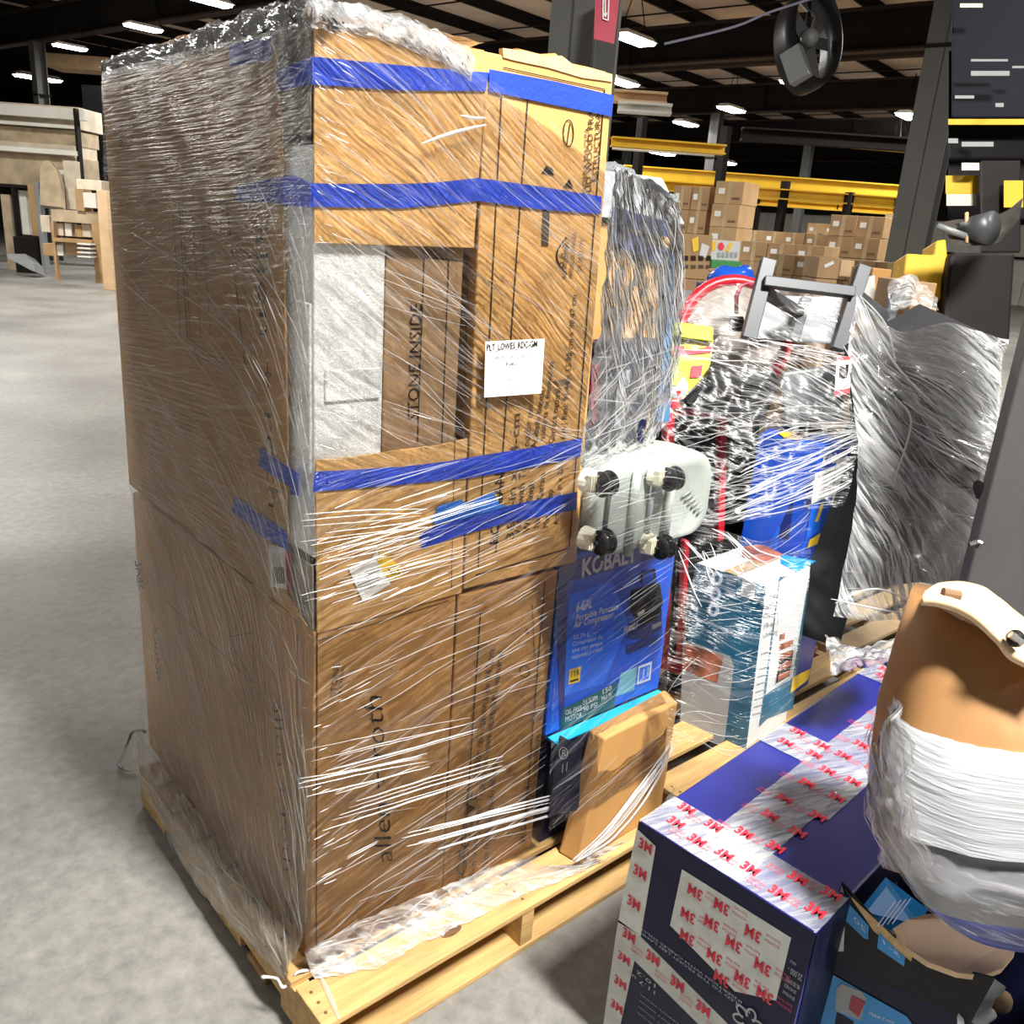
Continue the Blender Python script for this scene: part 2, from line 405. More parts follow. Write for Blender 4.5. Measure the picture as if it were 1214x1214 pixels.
# ------------------------------------------------------------------ ceiling lamps
def lamp(p, label, s=1.0, power=420, on=True):
    t = thing('ceiling_lamp', p, label, 'lamp', 'high bay lamps')
    mb = MB(); c = V(p)
    def q(a, b, z0, z1, m): mb.hexa([c+du*x*s+dv*y*s+V((0, 0, z0*s)) for x, y in ((-a, -b), (a, -b), (a, b), (-a, b))], [c+du*x*s+dv*y*s+V((0, 0, z1*s)) for x, y in ((-a*.8, -b*.6), (a*.8, -b*.6), (a*.8, b*.6), (-a*.8, b*.6))], m)
    q(.62, .24, .02, .12, WHITEP); mb.build('housing', t)
    mb = MB(); mb.hexa([c+du*x*s+dv*y*s+V((0, 0, -.03)) for x, y in ((-.55, -.19), (.55, -.19), (.55, .19), (-.55, .19))], [c+du*x*s+dv*y*s+V((0, 0, .02)) for x, y in ((-.58, -.21), (.58, -.21), (.58, .21), (-.58, .21))], LAMPM)
    mb.build('lens', t)
    mb = MB(); mb.tube([c+du*.4+V((0, 0, .1)), c+V((0, 0, 1.0))], .01, DARKM, 4); mb.tube([c-du*.4+V((0, 0, .1)), c+V((0, 0, 1.0))], .01, DARKM, 4); mb.build('hanger', t)
    if power: lo_ = hall_light(c+V((0, 0, -.06)), power, 1.1, .4, RZ)
    return t
LP = [((170, 33), 'long white ceiling lamp left of the wrapped stack top'), ((250, 2), 'white ceiling lamp at the top edge above the stack'),
      ((83, 56), 'small bright ceiling lamp upper left above the aisle'), ((45, 93), 'wide glowing ceiling lamp over the pale shelving on the left'),
      ((751, 47), 'bright long ceiling lamp right beside the red sign'), ((737, 98), 'ceiling lamp just right of the stack, half hidden'),
      ((867, 130), 'ceiling lamp left of the black fan, below it'), ((944, 100), 'brightest ceiling lamp directly under the black fan'),
      ((813, 147), 'small far ceiling lamp above the yellow beam'), ((785, 182), 'far ceiling lamp left, close to the yellow crane beam'),
      ((858, 193), 'tiny far ceiling lamp above the yellow crane'), ((1062, 173), 'ceiling lamp with bracket left of the right column'),
      ((1077, 138), 'ceiling lamp touching the right column, upper one')]
for (a, lab) in LP:
    p = U(a[0], a[1], Z(5.1))
    if (p-CAM).length > 40: p = P(a[0], a[1], 34)
    lamp(p, lab, (.62 if a[0] < 300 else .85) if (p-CAM).length < 30 else 1.1, 0)
for i_, (p, e) in enumerate(KEY_FILL_LIGHTS): hall_light(p, e, 1.2, .45, RZ+(pi/2 if i_ == 0 else 0))

# ================================================================== CARTONS
def quad_off(lo, hi): pass
def carton(name, lo, hi, label, cat='box', m=CB, group=None, top_seam=True, bevel=.004):
    """lo/hi: four corners each (front-left, front-right, back-right, back-left)"""
    lo = [V(p) for p in lo]; hi = [V(p) for p in hi]
    c = (lo[0]+lo[1]+lo[2]+lo[3])/4
    t = thing(name, c, label, cat, group)
    mb = MB(); mb.hexa(lo, hi, m); mb.build('carton_body', t, bevel=bevel)
    if top_seam:
        a = (hi[0]+hi[3])/2; b = (hi[1]+hi[2])/2; n = V((0, 0, .0015)); s = (hi[3]-hi[0]).normalized()*.025
        mb = MB(); mb.slab([a-s+n, b-s+n, b+s+n, a+s+n], (0, 0, .0008), mat('clear_carton_tape', (.5, .36, .2), .25)); mb.build('packing_tape', t)
    return t
def rect(x0, y0, x1, y1, z): return [V((x0, y0, z)), V((x1, y0, z)), V((x1, y1, z)), V((x0, y1, z))]

# ---- main wooden pallet
PX, PY, PW, PD = -.064, -.162, 1.17, 1.14
def pallet(x, y, w_, d, label, nboards=7, z=0, wood=WOOD, group=None):
    t = thing('wooden_pallet', (x+w_/2, y+d/2, z), label, 'pallet', group)
    bw = .125 if nboards > 6 else .11
    for i in range(nboards):
        yy = y+(d-bw)*i/(nboards-1); jig = random.uniform(-.006, .006)
        mb = MB(); mb.box((x+jig, yy, z+.122), (x+w_+jig, yy+bw, z+.14), wood)
        o = mb.build('deck_board', t, bevel=.003)
        if i == 0:
            for sx in (.02, w_/2, w_-.02):
                for q in (.03, .062, .095): nb = MB(); nb.tube([V((x+sx, yy+q, z+.139)), V((x+sx, yy+q, z+.1412))], .0042, KNOT, 8); nb.build('nail', t)
    for sx in (0, w_/2-.02, w_-.04):
        mb = MB()
        for (a, b, z0) in ((0, .2, .018), (.2, .42, .055), (.42, d-.42, .018), (d-.42, d-.2, .055), (d-.2, d, .018)):
            mb.box((x+sx, y+.004+a*(d-.008)/d, z+z0), (x+sx+.04, y+.004+b*(d-.008)/d, z+.122), WOODD if False else wood)
        mb.build('stringer', t)
    for yy in (0, d*.26, d*.5-.05, d*.74-.1, d-.1):
        mb = MB(); mb.box((x+.004, y+yy, z), (x+w_-.004, y+yy+.10, z+.018), wood); mb.build('bottom_board', t, bevel=.003)
    return t
mp_ = pallet(PX, PY, PW, PD, 'yellowish pine pallet carrying the tall wrapped carton stack', 8)
mb = MB()
for (px_, py_, r1, r2) in ((535, 1104, .020, .010), (790, 0, 0, 0)):
    if r1:
        c = U(px_, py_, Z(.1405))
        for rr, m_ in ((1.0, KNOT),):
            mb.poly([c+V((r1*rr*1.5*cos(a*pi/8), r1*.7*rr*sin(a*pi/8), .0003)) for a in range(16)], m_)
mb.build('knot', mp_)

# ---- lower cartons
xb = U(361, 1143, Z(.14)).x
lo = [V((-.008, .0, .141)), V((.362, 0, .141)), V((.362, 1.07, .141)), V((.0, 1.07, .141))]
c1 = carton('vanity_carton', lo, rect(.002, 0, .358, 1.07, .979), 'brown lower left carton printed with tall lettering, standing on the pallet corner')
fp = Y(-.0028); lp = X(-.0105)
mb = MB()
mb.lpx((376, 752), (375, 1128), 1.3, fp, INK); mb.lpx((376, 760), (532, 712), 1.0, fp, INKG)
mb.tpx('allen + roth', (466, 1023), (453, 826), (445, 1024), fp, INK)
mb.tpx('STONE', (398, 826), (403, 786), (391, 827), fp, INKG); mb.tpx('LOOK', (405, 822), (409, 788), (401, 823), fp, INKG)
mb.build('front_printing', c1)
mb = MB()
mb.lpx((352, 752), (352, 1112), 1.4, lp, INKG)
mb.tpx('allen + roth', (324, 829), (336, 1031), (334, 829), lp, INK)
for k in range(4): mb.lpx((339+k*2.2, 1066+k), (340+k*2.2, 1090+k*2), 1.4, lp, INK)
mb.lpx((196, 712), (300, 810), 1.0, lp, INKG); mb.lpx((262, 700), (308, 905), .8, lp, INKG)
mb.tpx('FRAGILE', (186, 808), (181, 745), (191, 806), lp, INKG)
mb.lpx((270, 755), (300, 810), 1, lp, INKG); mb.lpx((300, 810), (300, 750), 1, lp, INKG); mb.lpx((270, 755), (300, 750), 1, lp, INKG)
mb.build('side_printing', c1)

lo = rect(.366, 0.004, .672, 1.05, .141); hi = rect(.364, 0, .676, 1.05, .972)
c2 = carton('vanity_carton', lo, hi, 'brown lower right carton with small rotated print, under the labelled carton', m=CB)
fp2 = Y(-.0026)
mb = MB()
mb.lpx((570, 725), (548, 1050), 1.1, fp2, INK); mb.lpx((646, 690), (622, 985), 1.0, fp2, INK)
mb.tpx('ROSCOVE', (550, 1052), (566, 938), (538, 1055), fp2, INKG)
mb.tpx('36-in Vanity with Top', (562, 1046), (574, 930), (555, 1047), fp2, INKG)
mb.tpx('Tocador con cubierta de 94.2cm', (566, 930), (587, 770), (558, 932), fp2, INKG)
mb.tpx('White finish, acabado blanco', (577, 1040), (590, 900), (570, 1041), fp2, INKG)
mb.tpx('base con acabado natural', (576, 922), (597, 772), (569, 924), fp2, INKG)
mb.tpx('36.5 in x 22 in', (622, 1000), (631, 925), (615, 1002), fp2, INKG)
mb.tpx('35.42 in x 60.68 cm', (634, 960), (641, 870), (628, 962), fp2, INKG)
for k in range(10):
    a = k*pi/5; mb.lpx((622+6*cos(a), 796+7*sin(a)), (622+6*cos(a+.63), 796+7*sin(a+.63)), 1.1, fp2, INKG)
mb.lpx((634, 778), (631, 716), .8, fp2, INKG); mb.tpx('P', (627, 752), (628, 745), (622, 752), fp2, INKG)
mb.build('front_printing', c2)

# ---- upper right carton
lo = [U(550, 699, Y(-.004)), U(683, 669, Y(-.004))]; hi = [U(577, 61, Y(-.004)), U(727, 93, Y(-.004))]
lo = [lo[0], lo[1], lo[1]+V((0, 1.0, 0)), lo[0]+V((0, 1.0, 0))]; hi = [hi[0], hi[1], hi[1]+V((0, 1.0, 0)), hi[0]+V((0, 1.0, 0))]
lo = [V((p.x, p.y, max(p.z, .981))) for p in lo]
c3 = carton('vanity_carton', lo, hi, 'light brown upper right carton with white shipping label and rotated print', m=CB2)
fp3 = pl3(lo[0], lo[1], hi[0], .0022)
mb = MB()
# torn top lip
T = [U(x, y, Y(-.007)) for x, y in ((596, 57), (620, 60), (648, 67), (666, 66), (680, 77), (704, 82), (726, 88), (726, 97), (690, 92), (650, 80), (612, 72), (597, 68))]
mb.slab(T, (0, .012, 0), CORE); mb.slab([p+V((0, .02, .006)) for p in T[1:9]], (0, .01, 0), CB2)
mb.build('torn_edge', c3)
mb = MB()
for a, b in (((597, 80), (717, 106)), ((595, 108), (567, 672)), ((626, 115), (588, 655)), ((717, 106), (675, 650)), ((675, 650), (564, 682)), ((712, 108), (672, 648))):
    if a == (712, 108): continue
    mb.lpx(a, b, 1.3, fp3, INK)
mb.tpx('SOLID WOOD FRAME', (700, 245), (705, 112), (694, 246), fp3, INK); mb.tpx('ESTRUCTURA DE', (708, 215), (714, 112), (702, 216), fp3, INK); mb.tpx('MADERA MACIZA', (695, 235), (699, 150), (690, 236), fp3, INKG)
# leaf mark
L_ = [(674 + 6*cos(a), 158 + 16*sin(a)*1.0) for a in [k*pi/8 for k in range(16)]]
for k in range(16): mb.lpx(L_[k], L_[(k+1) % 16], 1.2, fp3, INK)
mb.lpx((672, 172), (676, 146), 1.1, fp3, INK)
mb.qpx([(642, 205), (657, 208), (655, 200), (648, 196)], fp3, INK); mb.qpx([(668, 222), (675, 212), (680, 223)], fp3, INK)
mb.qpx([(644, 248), (652, 249), (650, 292), (642, 291)], fp3, INKG)
mb.tpx('8-in WIDESPREAD', (671, 330), (676, 282), (666, 331), fp3, INKG); mb.tpx('MANUAL DE SEPARADA', (679, 330), (684, 275), (674, 331), fp3, INKG); mb.tpx('DE 20.32 CM', (689, 322), (693, 285), (684, 322), fp3, INKG)
arc = [(672-12*sin(pi*k/8), 281+45*k/8) for k in range(9)]
for k in range(8): mb.lpx(arc[k], arc[k+1], 1.8, fp3, INK)
for cx_, cy_ in ((670, 292), (668, 303), (666, 314)):
    for k in range(8): a = k*pi/4; mb.lpx((cx_+2.2*cos(a), cy_+3*sin(a)), (cx_+2.2*cos(a+.8), cy_+3*sin(a+.8)), 1.0, fp3, INK)
mb.tpx('ROVELAND', (591, 645), (600, 545), (580, 647), fp3, INK)
mb.tpx('36.5-in x 94-cm', (609, 640), (617, 490), (600, 642), fp3, INKG)
mb.tpx('Vanity with Top', (617, 634), (625, 545), (609, 636), fp3, INKG); mb.tpx('Tocador con', (627, 535), (633, 480), (619, 537), fp3, INKG)
mb.tpx('White finish', (628, 630), (634, 570), (620, 632), fp3, INK); mb.tpx('Acabado blanco', (636, 530), (646, 462), (629, 532), fp3, INK)
mb.tpx('Natural Carrara', (639, 625), (647, 560), (632, 627), fp3, INK); mb.tpx('cubierta de marmol de', (646, 520), (657, 428), (640, 521), fp3, INK)
mb.tpx('Marble Top', (650, 625), (656, 580), (643, 627), fp3, INK); mb.tpx('Carrara natural', (657, 525), (665, 460), (650, 527), fp3, INK)
mb.tpx('Actual: 36 in x 22 in x 35.6 in | Real: 91.44 x 55.88 cm x 90.47 cm', (662, 622), (684, 350), (656, 623), fp3, INK)
mb.qpx([(655, 452), (678, 448), (676, 455), (662, 457)], fp3, CBD)
mb.build('front_printing', c3)
sh = []
fpo = (fp3[0], fp3[1]+.021)
mb = MB(); nn = V((0, -.0012, 0))
lab = [U(x, y, fpo)+nn for x, y in ((575, 405), (645, 401.5), (641, 466), (573.5, 471))]
mb.slab(lab, (0, -.0006, 0), PAPER); lb = mb.build('shipping_label', c3); lb['label'] = 'white rectangular shipping label'
fl = (fpo[0], fpo[1]+.0035)
mb = MB()
mb.tpx('PLT_LOWES_RDC-GM', (577, 416), (637, 411), (577, 408), fl, INK); mb.tpx('LOWES RDC-GM LIQUIDATION', (582, 427), (631, 423), (582, 422.5), fl, INK)
mb.tpx('P3402', (600, 434), (613, 433), (600, 429), fl, INK); mb.tpx('24 PLT', (601, 452), (611, 451), (601, 448.5), fl, INK); mb.tpx('1-09-25', (600, 460), (611, 459), (600, 456.5), fl, INK)
mb.build('label_lettering', c3)

# ---- upper left carton, torn open at its front corner
c4 = thing('vanity_carton', (.18, .5, .982), 'torn open upper left carton showing white foam at its front corner', 'box')
mb = MB(); mb.box((.03, .52, .985), (.35, 1.06, 2.06), CBD); mb.box((.03, .21, .985), (.35, .52, 1.0), CBD); mb.build('carton_liner', c4)
mb = MB(); mb.slab([U(*p, Y(0)) for p in ((371, 23), (577, 62), (560, 294), (371, 288))], (0, -.005, 0), CB2)
pn = mb.build('front_panel', c4, bevel=.0015); 
mb = MB(); mb.slab([U(*p, Y(0)) for p in ((373, 545), (420, 541), (470, 533), (520, 527), (553, 519), (546, 702), (375, 750))], (0, -.005, 0), CB2)
mb.build('front_panel', c4, bevel=.0015)
rag = [(122, 88), (240, 62), (322, 44), (331, 70), (333, 110), (336, 150), (338, 200), (335, 215), (337, 260), (339, 330), (341, 420), (343, 520), (341, 600), (344, 645), (330, 668), (340, 700), (366, 742), (155, 574)]
mb = MB(); mb.slab([U(*p, X(-.001)) for p in rag], (-.004, 0, 0), CB)
mb.build('side_panel', c4, bevel=.001)
mb = MB(); mb.slab([V((0, 0, 2.071)), V((.356, 0, 2.079)), V((.356, 1.07, 2.06)), V((0, 1.07, 2.06))], (0, 0, .004), CB); mb.build('top_flap', c4)
mb = MB(); mb.slab([V((.0, .004, 1.9)), V((0, .11, 1.9)), V((0, .12, 2.06)), V((0, .004, 2.065))], (.004, 0, 0), mat('gap_grey', (.20, .17, .13), .9, var=.4, scale=16)); mb.build('gap_sheet', c4)  # grey sheet closing the open void; its darkness is put into the colour
mb = MB(); mb.slab([V((-.0, .004, .985)), V((0, .09, .985)), V((0, .10, 1.12)), V((0, .004, 1.12))], (.004, 0, 0), mat('gap_grey', (.2, .17, .13), .9)); mb.build('gap_sheet', c4)
lq = X(-.0058)
mb = MB()
mb.tpx('allen + roth', (302, 262), (318, 600), (316, 260), lq, INK)
for a, b in (((212, 240), (222, 400)), ((222, 400), (262, 430)), ((212, 240), (268, 238)), ((268, 238), (290, 430)), ((222, 270), (250, 268)), ((225, 285), (256, 284)), ((228, 300), (262, 300)), ((232, 420), (268, 440)), ((230, 412), (238, 434))):
    mb.lpx(a, b, 1.2, lq, INKG)
for k in range(4): mb.lpx((205+k*11, 250), (214+k*12, 400), .7, lq, INKG)
mb.tpx('WMV36', (140, 175), (142, 150), (146, 175), lq, INKG); pass
mb.tpx('SEAL', (164, 700), (160, 665), (172, 698), X(-.0105), INKG)
mb.build('side_printing', c4)
fq = Y(-.0062)
mb = MB()
mb.lpx((540, 500), (535, 700), .8, fq, INKG)
mb.build('front_printing', c4)
# paper tag stuck on the front
mb = MB(); pq = Y(-.0085)
mb.slab([U(*p, pq) for p in ((413, 674), (436, 668), (447, 652), (463, 692), (430, 713))], (0, -.0008, 0), PAPER)
mb.slab([U(*p, Y(-.0095)) for p in ((452, 649), (474, 673), (477, 682), (462, 690), (447, 665))], (0, -.0008, 0), YELP)
for k in range(6): mb.lpx((424, 682+k*4), (450, 672+k*4), .8, Y(-.0098), INKG)
mb.tpx('LOT', (460, 674), (466, 686), (470, 670), Y(-.011), INK)
tg = mb.build('paper_tag', c4); tg['label'] = 'crumpled white and yellow tag'
mb = MB(); mb.slab([U(*p, X(-.006)) for p in ((318, 645), (338, 650), (343, 700), (322, 695))], (-.001, 0, 0), PAPER); mb.slab([U(*p, X(-.007)) for p in ((338, 650), (345, 655), (346, 705), (341, 700))], (-.001, 0, 0), REDS)
for k in range(6): mb.lpx((323+k*2.4, 672), (325+k*2.4, 692), 1.0, X(-.0085), INK)
tg = mb.build('barcode_sticker', c4); tg['label'] = 'white barcode sticker with red edge'

# foam + inner carton
mb = MB(); mb.box((.010, .012, 1.13), (.158, .20, 1.885), FOAM); mb.box((.005, .02, 1.3), (.012, .075, 1.62), FOAM); mb.box((.03, .006, 1.44), (.15, .0135, 1.50), FOAM)
o = mb.build('foam_block', None, bevel=.01, seg=3); tag(o, 'white foam corner block inside the torn upper left carton', 'packing foam')
mb = MB(); t = thing('inner_carton', (.255, .26, .985), 'brown inner carton printed STONE INSIDE behind the torn carton front', 'box')
mb.box((.162, .016, 1.002), (.345, .50, 2.0), CB3); mb.build('carton_body', t, bevel=.004)
fi = Y(.0145); mb = MB()
mb.tpx('STONE INSIDE', (496, 498), (500, 360), (483, 499), fi, INK)
for a, b in (((503, 305), (495, 525)), ((503, 305), (556, 310)), ((532, 308), (524, 525)), ((556, 310), (548, 525))): mb.lpx(a, b, 1.2, fi, INK)
mb.lpx((500, 300), (532, 302), 8, fi, CBD)
mb.build('front_printing', t)

# ---- tape
def tape(polys, label):
    mb = MB()
    for pts, plane, d, m_ in polys: mb.slab([U(*p, plane) for p in pts], d, m_)
    return tag(mb.build('painters_tape'), label, 'tape')
fy = (0, -.0007, 0); fx = (-.0007, 0, 0); T0 = Y(-.0085); TL = X(-.0075)
tape([([(326, 84), (345, 77), (371, 67), (371, 100), (350, 103), (332, 108)], TL, fx, TAPE), ([(370, 67), (470, 77), (579, 86), (576, 108), (470, 107), (370, 100)], T0, fy, TAPE)], 'blue tape strip topmost on the front, wrapping the stack corner')
tape([([(580, 82), (660, 97), (727, 113), (725, 138), (650, 123), (580, 108)], T0, fy, TAPE)], 'bright blue tape strip near the top of the light upper right carton')
tape([([(278, 222), (296, 216), (330, 211), (350, 208), (369, 217), (369, 246), (350, 244), (318, 240), (277, 238)], TL, fx, TAPE), ([(368, 217), (400, 218), (480, 218), (520, 216), (566, 211), (640, 221), (713, 233), (712, 254), (640, 248), (566, 238), (520, 243), (475, 247), (369, 245)], T0, fy, TAPE)], 'blue tape strip across both upper cartons below the top strips')
tape([([(273, 50), (297, 44), (322, 41), (322, 71), (272, 79)], TL, fx, TAPE)], 'short dull blue tape piece near the top of the left side')
tape([([(373, 559), (400, 558), (480, 553), (530, 547), (570, 540), (640, 529), (690, 519), (688, 541), (640, 552), (560, 566), (520, 570), (480, 574), (371, 583)], T0, fy, TAPE)], 'long blue tape strip at the top of the lower front panel')
tape([([(497, 633), (515, 625), (552, 612), (600, 600), (684, 583), (683, 604), (600, 620), (555, 632), (530, 640), (500, 650)], T0, fy, TAPE), ([(513, 612), (520, 600), (547, 592), (552, 597), (585, 583), (592, 598), (603, 600), (552, 614), (515, 622)], Y(-.0105), fy, TAPEL)], 'lowest blue tape strip on the front with a lifted light blue end')
tape([([(308, 530), (330, 546), (355, 562), (354, 588), (345, 586), (345, 578), (307, 553)], TL, fx, TAPE)], 'slanted blue tape piece upper one of two beside the foam on the left side')
tape([([(278, 588), (310, 610), (340, 630), (342, 653), (310, 636), (275, 606)], TL, fx, TAPE)], 'slanted blue tape piece just above the white barcode sticker')

# ---- compressor carton (right of the stack)
lo = [V((.69, .006, .485)), V((1.155, .006, .485)), V((1.155, .5, .485)), V((.69, .5, .485))]
hi = [V((.69, .006, 1.0)), V((1.148, .006, 1.0)), V((1.148, .5, 1.0)), V((.69, .5, 1.0))]
kb = carton('compressor_carton', lo, hi, 'bright blue air compressor carton right of the brown cartons', m=KBL)
k0 = Y(.0045); k1 = Y(.0035); k2 = Y(.002)
mb = MB()
mb.qpx([(659, 668), (674, 660), (668, 867), (664, 870)], k0, KBD)
mb.qpx([(674, 665), (800, 640), (799, 655), (673, 690)], k0, KBD)
mb.qpx([(726, 690), (745, 740), (716, 810), (668, 825), (675, 705)], k0, KBM)
mb.qpx([(668, 840), (732, 808), (728, 838), (664, 866)], k0, DGRN); mb.qpx([(736, 798), (756, 790), (752, 818), (730, 826)], k0, mat('pale_teal_print', (.15, .4, .5), .5))
mb.tpx('KOBALT', (689, 684), (757, 664), (687, 664), k1, WPR)
mb.tpx('6-GAL', (683, 726), (702, 720), (684, 714), k1, WPR); mb.tpx('Portable Pancake', (682, 737), (733, 722), (683, 729), k1, WPR); mb.tpx('Air Compressor', (680, 745), (727, 732), (681, 737), k1, WPR)
for i, s_ in enumerate(('22.71 L', 'Compresor de', 'aire con tanque', 'redondo portatil')): mb.tpx(s_, (679-i*.5, 758+i*8), (699 if i == 0 else 714, 754+i*7-(0 if i == 0 else 4)), (679.5-i*.5, 753+i*8), k1, TXT)
mb.qpx([(675, 794), (689, 790), (687, 808), (674, 812)], k1, YELP); mb.tpx('1YR', (676, 803), (687, 800), (676.5, 795.5), k2, INK); mb.qpx([(676, 807), (686, 804), (686, 806), (676, 809)], k2, INK)
for i, (a, b) in enumerate(((670, 690), (691, 708), (713, 725))):
    y_ = 846-i*12
    for j, s_ in enumerate((('OIL-FREE', 'MOTOR'), ('2.6 SCFM', '90 PSI'), ('150', 'MAX PSI'))[i]): mb.tpx(s_, (a, y_+j*8+2), (b, y_+j*8-4), (a, y_+j*8-4), k1, WPR)
mb.qpx([(757, 790), (773, 784), (771, 806), (755, 812)], k1, TXT); mb.qpx([(759, 792), (771, 788), (769, 804), (757, 808)], k2, KBM)
mb.tpx('11', (760, 806), (768, 802), (761, 794), Y(.001), WPR)
# printed picture of the machine
mb.qpx([(748, 700), (782, 690), (786, 715), (778, 735), (760, 742), (747, 725)], k1, BLK)
for a, b in (((760, 692), (761, 680)), ((761, 680), (776, 675)), ((776, 675), (777, 688))): mb.lpx(a, b, 2, k1, BLK)
mb.qpx([(745, 738), (785, 722), (783, 745), (765, 758), (744, 757)], k1, KBD); mb.qpx([(773, 741), (785, 736), (784, 741), (773, 747)], k2, GPR)
mb.tpx('KOBALT', (739, 749), (756, 745), (740, 743), k2, WPR)
mb.qpx([(742, 766), (781, 752), (779, 760), (744, 776)], k1, KBD)
mb.qpx([(755, 727), (764, 722), (764, 726), (757, 731)], k2, CREAM)
mb.build('front_printing', kb)
# lower dark box
lo = [V((.70, .0, .141)), V((1.13, .0, .141)), V((1.13, .5, .141)), V((.70, .5, .141))]
hi = [V((.695, -.03, .478)), V((1.15, -.03, .478)), V((1.15, .5, .478)), V((.695, .5, .478))]
db = carton('dark_carton', lo, hi, 'dark navy carton under the blue compressor carton, behind the flat carton', m=NAVYD, top_seam=False)
mb = MB()
mb.slab([V((.697, -.035, .479)), V((1.15, -.035, .479)), V((1.15, .004, .479)), V((.697, .004, .479))], (0, 0, .003), CYAN)
o = mb.build('open_flap', db); o['label'] = 'bright cyan flap edge'
mb = MB(); dq = Y(-.033)
mb.slab([U(665, 872, Y(-.04)), U(690, 886, Y(-.10)), U(686, 960, Y(-.09)), U(652, 968, Y(-.035))], (-.003, .003, 0), NAVYD); mb.build('side_flap', db)
dq = pl3(U(665, 872, Y(-.04)), U(690, 886, Y(-.10)), U(652, 968, Y(-.035)), .003); mb = MB()
for k in range(12): a = k*pi/6; mb.lpx((668+5*cos(a), 893+7*sin(a)), (668+5*cos(a+.53), 893+7*sin(a+.53)), 1.0, dq, GPR)
mb.tpx('R', (665, 897), (671, 896), (666, 889), dq, GPR); mb.tpx('11', (664, 917), (672, 914), (665, 906), dq, GPR)
mb.build('side_printing', db)
# flat brown carton leaning
bl = [V((.716, -.06, .1425)), V((.728, -.125, .1425)), V((1.085, -.115, .1425)), V((1.07, -.055, .1425))]
tp = [U(699, 865, Y(-.062)), U(717, 876, Y(-.122)), U(804, 833, Y(-.122)), U(788, 817, Y(-.064))]
flc = thing('flat_carton', (.9, -.09, .1425), 'flat brown carton leaning upright at the pallet edge', 'box')
mb = MB(); mb.hexa([bl[1], bl[2], bl[3], bl[0]], [tp[1], tp[2], tp[3], tp[0]], CB); mb.build('carton_body', flc, bevel=.005)
mb = MB(); e_ = pl3(bl[0], bl[1], tp[0], .002); mb.qpx([(700, 872), (714, 879), (709, 895), (699, 888)], e_, CBD)
mb.slab([U(*p, pl3(bl[0], bl[1], tp[0], .004)) for p in ((702, 868), (716, 877), (712, 893), (706, 890))], (-.002, 0, 0), CB2); mb.build('end_flap', flc)

# ---- grey appliance with casters
ap = thing('upturned_appliance', (.95, .1, 1.002), 'pale grey ribbed plastic appliance base with four black casters lying on the blue carton', 'appliance')
a0 = V((.735, -.045, 1.005)); 
def rrect(x0, x1, z0, z1, r, n=6):
    pts = []
    for cx_, cz_, s in ((x1-r, z1-r, 0), (x0+r, z1-r, 1), (x0+r, z0+r, 2), (x1-r, z0+r, 3)):
        for k in range(n+1): a = s*pi/2+k*pi/2/n; pts.append((cx_+r*cos(a), cz_+r*sin(a)))
    return pts
def loft(mb, rings, m, cap=True):
    n = len(rings[0]); vs = [p for r in rings for p in r]; fs = []
    for i in range(len(rings)-1):
        for j in range(n): fs.append((i*n+j, i*n+(j+1) % n, (i+1)*n+(j+1) % n, (i+1)*n+j))
    if cap: fs += [tuple(range(n)), tuple(range(len(rings)*n-1, (len(rings)-1)*n-1, -1))]
    mb.add(vs, fs, m)
mb = MB(); rings = []
for (yy, g) in ((-.052, -.035), (-.058, -.015), (-.045, .0), (-.01, .004), (.0, -.006), (.01, .004), (.06, .004), (.2, -.01), (.24, -.04)):
    rings.append([V((x, yy, z)) for x, z in rrect(.735-g, 1.195+g, .998-g*.5, 1.235+g, .085+g)])
loft(mb, rings, APPL); mb.build('housing', ap, smooth=True)
mb = MB()
for k in range(7):
    xx = .765+k*.045; mb.tube([V((xx, .0, 1.2355)), V((xx, .21, 1.238))], .009, APPL, 8)
for k in range(6): mb.tube([V((1.06+k*.016, -.058, 1.12-k*.012)), V((1.10+k*.012, -.058, 1.135-k*.012))], .003, GREYL, 6)
mb.build('ribbed_panel', ap, smooth=True)
mb = MB()
mb.tube([V((.93, -.060, .995)), V((.925, -.064, 1.22))], .007, GPR, 8); mb.tube([V((1.0, -.060, .995)), V((1.0, -.062, 1.215))], .014, APPL, 10); mb.tube([V((.86, -.06, .995)), V((.86, -.062, 1.22))], .012, APPL, 10); mb.tube([V((.765, -.06, 1.0)), V((.765, -.062, 1.2))], .006, GREYM, 8)
mb.build('base_channel', ap, smooth=True)
for (cx_, cy_) in ((716, 573), (795, 567), (714, 642), (785, 648)):
    c = U(cx_, cy_, Y(-.10))
    mb = MB(); mb.tube([c+V((-.018, .045, .0)), c+V((-.012, .01, 0))], [.03, .026], CREAM, 14)
    for k in range(6): mb.bar(c+V((-.04+k*.008, .012, -.015)), c+V((-.04+k*.008, .012, .02)), .002, .02, CREAM)
    cs = mb.build('caster', ap)
    mb = MB(); mb.ball(c+V((.004, -.004, 0)), .029, BLKG, 16); mb.tube([c+V((-.028, -.004, 0)), c+V((.036, -.004, 0))], .006, BLK, 8)
    for k in (-1, 1): mb.tube([c+V((.012*k, -.004, 0)), c+V((.016*k, -.004, 0))], .031, BLK, 18)
    wmb = mb; o = wmb.build('wheel', cs, smooth=True)
    # local frame of caster equals the thing's, since meshes are stored in the thing's frame
    o.location = (0, 0, 0)

